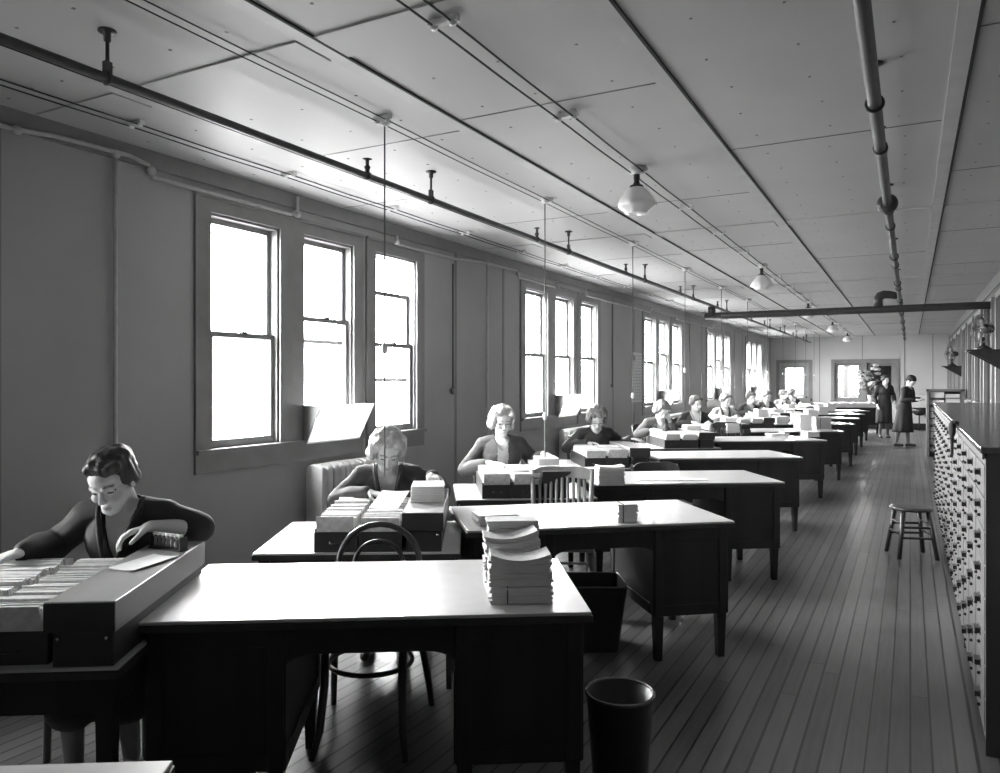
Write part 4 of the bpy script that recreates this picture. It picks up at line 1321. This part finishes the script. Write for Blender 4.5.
PL = {1: 'dark-haired woman in a dark V-necked dress, nearest the camera at far left',
      2: 'light-haired woman bent over her trays below the nearest windows',
      3: 'woman with big fair hair and eyeglasses in an open grey jacket', 4: 'woman in a plain dark smock and eyeglasses looking down at her trays',
      5: 'woman leaning her head on her raised hand, fifth from the camera', 6: 'woman with rolled hair looking aside, sixth from the camera',
      7: 'woman in a pale jacket with a dark front, seventh from the camera', 8: 'woman in a dark dress, eighth from the camera', 9: 'woman in grey bent low, ninth from the camera',
      10: 'woman in a pale jacket seated before the far glazed door', 11: 'dark-haired woman seated farthest away, beside the far glazed door'}
YS = {1: .84, 2: .86, 3: .80, 4: .82}
ch0 = None
for k in range(1, NROW + 1):
    pos = seat_pos(k, UW[k], YS.get(k, .82))
    rz = R(ROWS[k][2])
    if k == 2: rz = R(33)
    person('person', PL[k], pos, rz, P[k], near=(k <= 4))
    lab = 'wooden chair under the ' + wdesc[k]
    if ch0 is None: ch0 = make_slat(lab, 'chairwood'); ch0['group'] = 'chairs of the seated women'; o = ch0
    else: o = dup(ch0, label=lab)
    q = Vector((-sin(rz), cos(rz), 0)) * .03
    if k == 1: q += Vector((cos(rz), sin(rz), 0)) * -.11
    at_chair(o, pos + q, rz)

# standing women by the far shelf
WS = {-1: arm((-.22, -.12, 1.08), (-.10, -.36, 1.10), (.1, -.95, .1)), 1: arm((.22, -.12, 1.08), (.10, -.38, 1.12), (-.1, -.95, .1))}
WB = {-1: arm((-.25, .02, 1.10), (-.22, -.14, .90), (.05, -.5, -.85), (1, 0, 0), .4), 1: arm((.25, .02, 1.10), (.20, -.20, .98), (-.3, -.8, -.3), (-.3, 0, -1), .4)}
person('person', 'woman in a long dark coat and close hat reading in the aisle', at(903, 446, 0), R(62),
       dict(stand=True, head=(32, 0, 0), lean=.12, hfwd=.03, hair='hat', hairmat='dressdark', dress='dressdark', skirt='dressdark', vneck=.06, step=.10, hem=.33, flare=.23, arms=WS, group='women standing at the far end', tall=.0), near=False)
person('person', 'woman in a dark dress standing behind the hatted woman, half hidden by her', at(884, 438, 0), R(20),
       dict(stand=True, head=(15, 20, 0), lean=.05, hair='roll', hairmat='hairdark', dress='dressdark', skirt='dressdark', vneck=.1, step=.05, hem=.40, flare=.20, arms=WB, group='women standing at the far end', tall=.03), near=False)
q = at(903, 446, 0); a = R(62)
o = sheet(Vector((q.x + .50 * sin(a), q.y - .50 * cos(a), 1.12)), a, .26, .32, 'open pad of papers held out by the woman in the close hat', .01, -.15, 'paper_pad', 'manila')

# ------------------------------------------------------------------ waste bins, stool
p = at(621, 690, .33)
t = thing('round_waste_bin', 'round dark metal waste bin at the lower edge beside the foreground desk', 'waste bin', (-.985, 2.80, 0))
MB().lathe([(.0, .0), (.10, .0), (.104, .01), (.128, .335), (.132, .345), (.124, .345), (.10, .02), (.0, .018)], 32).build('bin_body', M['bin'], t)
MB().tube([(.130 * cos(2 * pi * k / 32), .130 * sin(2 * pi * k / 32), .347) for k in range(32)], .006, 8, closed=True).build('rolled_rim', M['binrim'], t)
t = thing('square_waste_bin', 'square dark metal waste bin in the kneehole of the second desk', 'waste bin', (-1.62, 4.17, 0), R(30))
m = MB()
def rsq(w, r=.03, n=5):
    pts = []
    for cx, cy, a0 in ((1, 1, 0), (-1, 1, 90), (-1, -1, 180), (1, -1, 270)):
        for i in range(n):
            a = R(a0 + 90 * i / (n - 1)); pts.append((cx * (w - r) + r * cos(a), cy * (w - r) + r * sin(a)))
    return pts
A, B_, C_ = rsq(.12), rsq(.165), rsq(.112)
nn = len(A)
vs = [(x, y, .0) for x, y in A] + [(x, y, .38) for x, y in B_] + [(x * .97, y * .97, .38) for x, y in B_] + [(x, y, .02) for x, y in C_]
fs = [tuple(reversed(range(nn)))]
for q in range(3):
    for i in range(nn):
        j = (i + 1) % nn
        fs.append((q * nn + i, q * nn + j, (q + 1) * nn + j, (q + 1) * nn + i))
fs.append(tuple(range(3 * nn, 4 * nn)))
m.add(vs, fs, 0, False); m.build('bin_body', M['bin'], t)
MB().tube([(x, y, .382) for x, y in B_], .006, 8, closed=True).build('rolled_rim', M['binrim'], t)

t = thing('stool', 'round-topped wooden stool standing in the aisle by the card cabinets', 'stool', (.01, 7.62, 0), R(20))
MB().lathe([(.0, .405), (.15, .405), (.17, .41), (.176, .422), (.17, .435), (.15, .438), (.0, .432)], 32).build('seat', M['chairwood'], t)
for sx in (-1, 1):
    for sy in (-1, 1):
        MB().tube([(sx * .155, sy * .155, 0), (sx * .10, sy * .10, .41)], [.019, .021], 4).build('leg', M['chairwood'], t)
for z, s in ((.18, .132), (.27, .121)):
    for a in (0, 90):
        for q in (-1, 1):
            e = .0 if a == 0 else .03
            v0, v1 = ((-s, q * s, z + e), (s, q * s, z + e)) if a == 0 else ((q * s, -s, z + e), (q * s, s, z + e))
            MB().tube([v0, v1], .011, 6).build('rung', M['chairwood'], t)

# ------------------------------------------------------------------ card cabinets on the right
CX, CD, CHT = .275, .72, 1.245
CY0, UL, NU = 3.72, 1.42, 5
def make_cabinet(label):
    t = thing('card_cabinet', label, 'cabinet', (CX, 0, 0), 0, 'oak card cabinets along the aisle')
    b = MB(); b.lohi((.02, 0, .06), (CD, UL, CHT)); b.lohi((.05, .02, 0), (CD - .02, UL - .02, .06))
    for y in (0, UL / 3 - .012, 2 * UL / 3 - .012, UL - .024): b.lohi((0, y, .06), (.02, y + .024, CHT))
    b.lohi((0, 0, .06), (.02, UL, .085)); b.lohi((0, 0, CHT - .05), (.02, UL, CHT))
    b.build('case', M['cabwood'], t)
    rows = 8; hh = (CHT - .05 - .085) / rows
    d0_ = None
    for c_ in range(3):
        for r_ in range(rows):
            y = UL / 3 * (c_ + .5); z = .085 + hh * r_
            if d0_ is None:
                wd = UL / 3 - .032
                m = MB(); m.lohi((-.004, -wd / 2, .004), (.018, wd / 2, hh - .004))
                d0_ = m.build('drawer', M['cabwood'], t, .003)
                m = MB(); zc = hh * .66
                m.lohi((-.007, -.04, zc - .018), (-.004, .04, zc + .018))
                m.lohi((-.026, -.035, zc - .012), (-.007, .035, zc + .010))
                m.build('label_pull', M['brass'], d0_)
                kk = None
                for yy, zz in ((-.02, .30), (.15, .22)):
                    m = MB(); m.ell((-.009, yy, hh * zz), (.009, .008, .008), 8); m.build('rod_knob', M['brass'], d0_)
                o = d0_
            else: o = dup(d0_, parent=t)
            o.location = (0, y, z)
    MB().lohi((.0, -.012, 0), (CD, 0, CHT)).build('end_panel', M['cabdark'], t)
    return t
CL = ['nearest card cabinet, with its dark end panel at the right edge', 'second oak card cabinet from the camera', 'third oak card cabinet from the camera, beside the stool', 'fourth oak card cabinet along the aisle',
      'farthest oak card cabinet, before the open shelves']
c0 = make_cabinet(CL[0])
for i in range(NU):
    o = c0 if i == 0 else dup(c0, label=CL[i])
    o.location = (CX, CY0 + i * (UL + .014), 0)
t = thing('counter_top', 'long dark polished top covering the row of card cabinets', 'counter top', (CX, CY0, CHT))
LT = NU * (UL + .014)
MB().lohi((-.02, -.025, .001), (CD + .02, LT, .028)).build('slab', M['cabtop'], t, .005)
MB().lohi((-.014, -.02, -.022), (-.005, LT, .001)).build('front_moulding', M['cabwood'], t, .002)
# dark cloth over the edge
m = MB()
m.ell((-.030, .0, -.005), (.022, .07, .055), 14); m.ell((-.012, .0, .036), (.022, .05, .014), 12)
m.tube([(-.032, 0, -.03), (-.030, .01, -.10), (-.030, .0, -.17)], [.014, .009, .008], 8)
o = m.build('cloth_bag', M['cloth']); o.location = (CX - .012, 5.56, CHT)
tag(o, 'black cloth bag hanging over the aisle edge of the card cabinets', 'bag')

# open shelf unit beyond the cabinets
SX0, SY0 = .29, 17.6
t = thing('open_shelf_unit', 'tall open shelf unit full of paper, standing beyond the card cabinets', 'shelf unit', (SX0, SY0, 0))
f = MB()
for x in (0, .60): f.lohi((x, 0, 0), (x + .05, .5, 1.36))
f.lohi((0, 0, 1.32), (.65, .5, 1.37)); f.lohi((.05, .46, 0), (.6, .48, 1.32))
f.build('frame', M['cabwood'], t)
for i in range(9):
    MB().lohi((.05, .02, .1 + i * .135), (.60, .46, .115 + i * .135)).build('shelf', M['cabwood'], t)
for i in range(9):
    for j in range(2):
        me = bundle_mesh(.25, .3, .07 + .02 * ((i + j) % 3), 6, i * 2 + j, 0, .006, 0, 'manila')
        o = link('paper_stack', me); o.location = (SX0 + .19 + .27 * j, SY0 + .22, .116 + i * .135)
        tag(o, '%s paper stack on the %s shelf from the floor in the open shelf unit' % (('left', 'right')[j], ORD[i].replace('nearest', 'lowest')), 'paper stack', 'paper stacks in the open shelf unit')
# basin on the far wall
t = thing('wash_basin', 'small dark basin with a pale rim on the far wall beside the shelf unit', 'basin', (.25, YF - .035, 0))
MB().lathe([(.0, .45), (.10, .46), (.2, .54), (.22, .70), (.21, .70), (.18, .56), (.0, .48)], 20, c=(0, -.22, 0)).build('bowl', M['fan'], t)
MB().lohi((-.26, -.45, .70), (.26, 0, .735)).build('rim_board', M['conduit'], t, .01)
MB().tube([(0, -.2, .5), (0, -.2, 0)], .022, 10).build('drain_pipe', M['pipe'], t)
MB().tube([(-.5, -.03, 1.12), (.75, -.03, 1.12)], .018, 8).build('water_pipe', M['conduit'], t)

# fans on wall brackets
def fan(y, z, lab1, lab2, sc=1.0):
    t = thing('wall_bracket', lab1, 'bracket shelf', (XR - .0, y, z), 0, 'bracket shelves on the right wall')
    MB().lohi((-.42, -.26, -.02), (0, .26, 0)).build('shelf_board', M['fan'], t, .004)
    for yy in (-.2, .2):
        MB().prism([(0, -.02), (-.38, -.02), (0, -.26)], 'y', yy - .012, yy + .012).build('support', M['fan'], t)
    t = thing('electric_fan', lab2, 'fan', (XR - .22, y, z), R(-60), 'electric fans on the right wall')
    MB().lathe([(.0, .001), (.09, .001), (.095, .02), (.04, .05), (.02, .07), (.018, .16), (.0, .165)], 18).build('base', M['fan'], t)
    mx = Matrix.Translation((0, 0, .27)) @ Matrix.Rotation(pi / 2, 4, 'X')
    MB().lathe([(.0, -.12), (.05, -.115), (.065, -.06), (.06, .0), (.03, .02), (.0, .025)], 16, mx=mx).build('motor', M['fan'], t)
    bl = None
    for q in range(4):
        m = MB(); a = q * pi / 2
        m.ell((.085, 0, .05), (.07, .05, .006), 12, 0, mx @ Matrix.Rotation(a, 4, 'Z') @ Matrix.Rotation(.35, 4, 'X'))
        m.build('blade', M['brass'], t)
    m = MB()
    for rr, zz in ((.18, .05), (.13, .085), (.07, .1), (.18, .02)):
        m.tube([mx @ Vector((rr * cos(2 * pi * k / 28), rr * sin(2 * pi * k / 28), zz)) for k in range(28)], .0035, 5, closed=True)
    for k in range(10):
        a = 2 * pi * k / 10
        m.tube([mx @ Vector((.18 * cos(a), .18 * sin(a), .02)), mx @ Vector((.18 * cos(a), .18 * sin(a), .05)), mx @ Vector((.13 * cos(a), .13 * sin(a), .085)), mx @ Vector((.03 * cos(a), .03 * sin(a), .105))], .003, 5)
    m.build('guard', M['pipe'], t)
fan(11.4, 1.93, 'dark bracket shelf on the right wall, nearer one', 'electric fan on the nearer bracket shelf of the right wall')
fan(19.6, 1.86, 'dark bracket shelf on the right wall, farther one by the corner', 'electric fan on the farther bracket shelf of the right wall')

# candlestick telephone on the eleventh table row
tp = loc(11, -1.55, .95, 0)
p = at(810, 400, DH)
# stands on the tenth desk near its left end
q = loc(10, -1.25, .6, DH)
t = thing('candlestick_telephone', 'dark upright candlestick telephone on a far desk before the end wall', 'telephone', q)
MB().lathe([(.0, .001), (.065, .001), (.068, .02), (.03, .035), (.018, .06), (.016, .22), (.022, .24), (.0, .245)], 16).build('stand', M['fan'], t)
MB().lathe([(.012, 0), (.016, .03), (.035, .075), (.038, .08), (.0, .06)], 14, mx=Matrix.Translation((0, -.01, .26)) @ Matrix.Rotation(R(80), 4, 'X')).build('mouthpiece', M['fan'], t)
MB().lathe([(.0, .08), (.026, .082), (.03, .10), (.018, .13), (.016, .22), (.02, .235), (.0, .24)], 12, c=(.045, 0, 0)).build('receiver', M['fan'], t)

# ------------------------------------------------------------------ light
wld = bpy.data.worlds.new('daylight'); SC.world = wld
wld.use_nodes = True
nt = wld.node_tree
bg = nt.nodes['Background']
tc = nt.nodes.new('ShaderNodeTexCoord'); sx = nt.nodes.new('ShaderNodeSeparateXYZ'); mr = nt.nodes.new('ShaderNodeMapRange')
mr.inputs['From Min'].default_value = -.15; mr.inputs['From Max'].default_value = .15; mr.inputs['To Min'].default_value = .16; mr.inputs['To Max'].default_value = 1.0
cb = nt.nodes.new('ShaderNodeCombineColor')
nt.links.new(tc.outputs['Generated'], sx.inputs['Vector']); nt.links.new(sx.outputs['Z'], mr.inputs['Value'])
for c_ in ('Red', 'Green', 'Blue'): nt.links.new(mr.outputs['Result'], cb.inputs[c_])
nt.links.new(cb.outputs['Color'], bg.inputs['Color'])
bg.inputs['Strength'].default_value = 104.0
def portal(name, loc_, rot, sx_, sy_):
    l = bpy.data.lights.new(name, 'AREA'); l.shape = 'RECTANGLE'; l.size = sx_; l.size_y = sy_
    l.cycles.is_portal = True
    o = bpy.data.objects.new(name, l); COL.objects.link(o); o.location = loc_; o.rotation_euler = rot
for i, (a, b) in enumerate(segs):
    portal('window_daylight', (XL - WT - .02, (a + b) / 2, (WZ0 + WZ1) / 2), (0, -pi / 2, 0), WZ1 - WZ0, b - a)
portal('window_daylight', ((FX0 + FX1) / 2, YF + .16, (FZ0 + FZ1) / 2), (-pi / 2, 0, 0), FX1 - FX0, FZ1 - FZ0)
portal('window_daylight', ((DX0 + DX1) / 2, YF + .16, 1.45), (-pi / 2, 0, 0), .7, 1.1)

# ------------------------------------------------------------------ camera
cam = bpy.data.cameras.new('camera')
cam.sensor_fit = 'HORIZONTAL'; cam.sensor_width = 36.0
cam.lens = F / 1000 * 36.0
cam.shift_y = -(386.5 - CV) / 1000.0
cam.clip_start = .05; cam.clip_end = 200
co = bpy.data.objects.new('camera', cam); COL.objects.link(co)
co.location = (0, 0, H)
co.rotation_euler = (pi / 2, 0, YAW)
SC.camera = co

SC.view_settings.view_transform = 'Standard'
SC.view_settings.look = 'None'
SC.view_settings.gamma = 1.0
SC.view_settings.use_curve_mapping = False
SC.view_settings.exposure = 0.0
SC.cycles.use_denoising = True
SC.cycles.max_bounces = 10
SC.cycles.diffuse_bounces = 6
SC.cycles.sample_clamp_indirect = 12.0
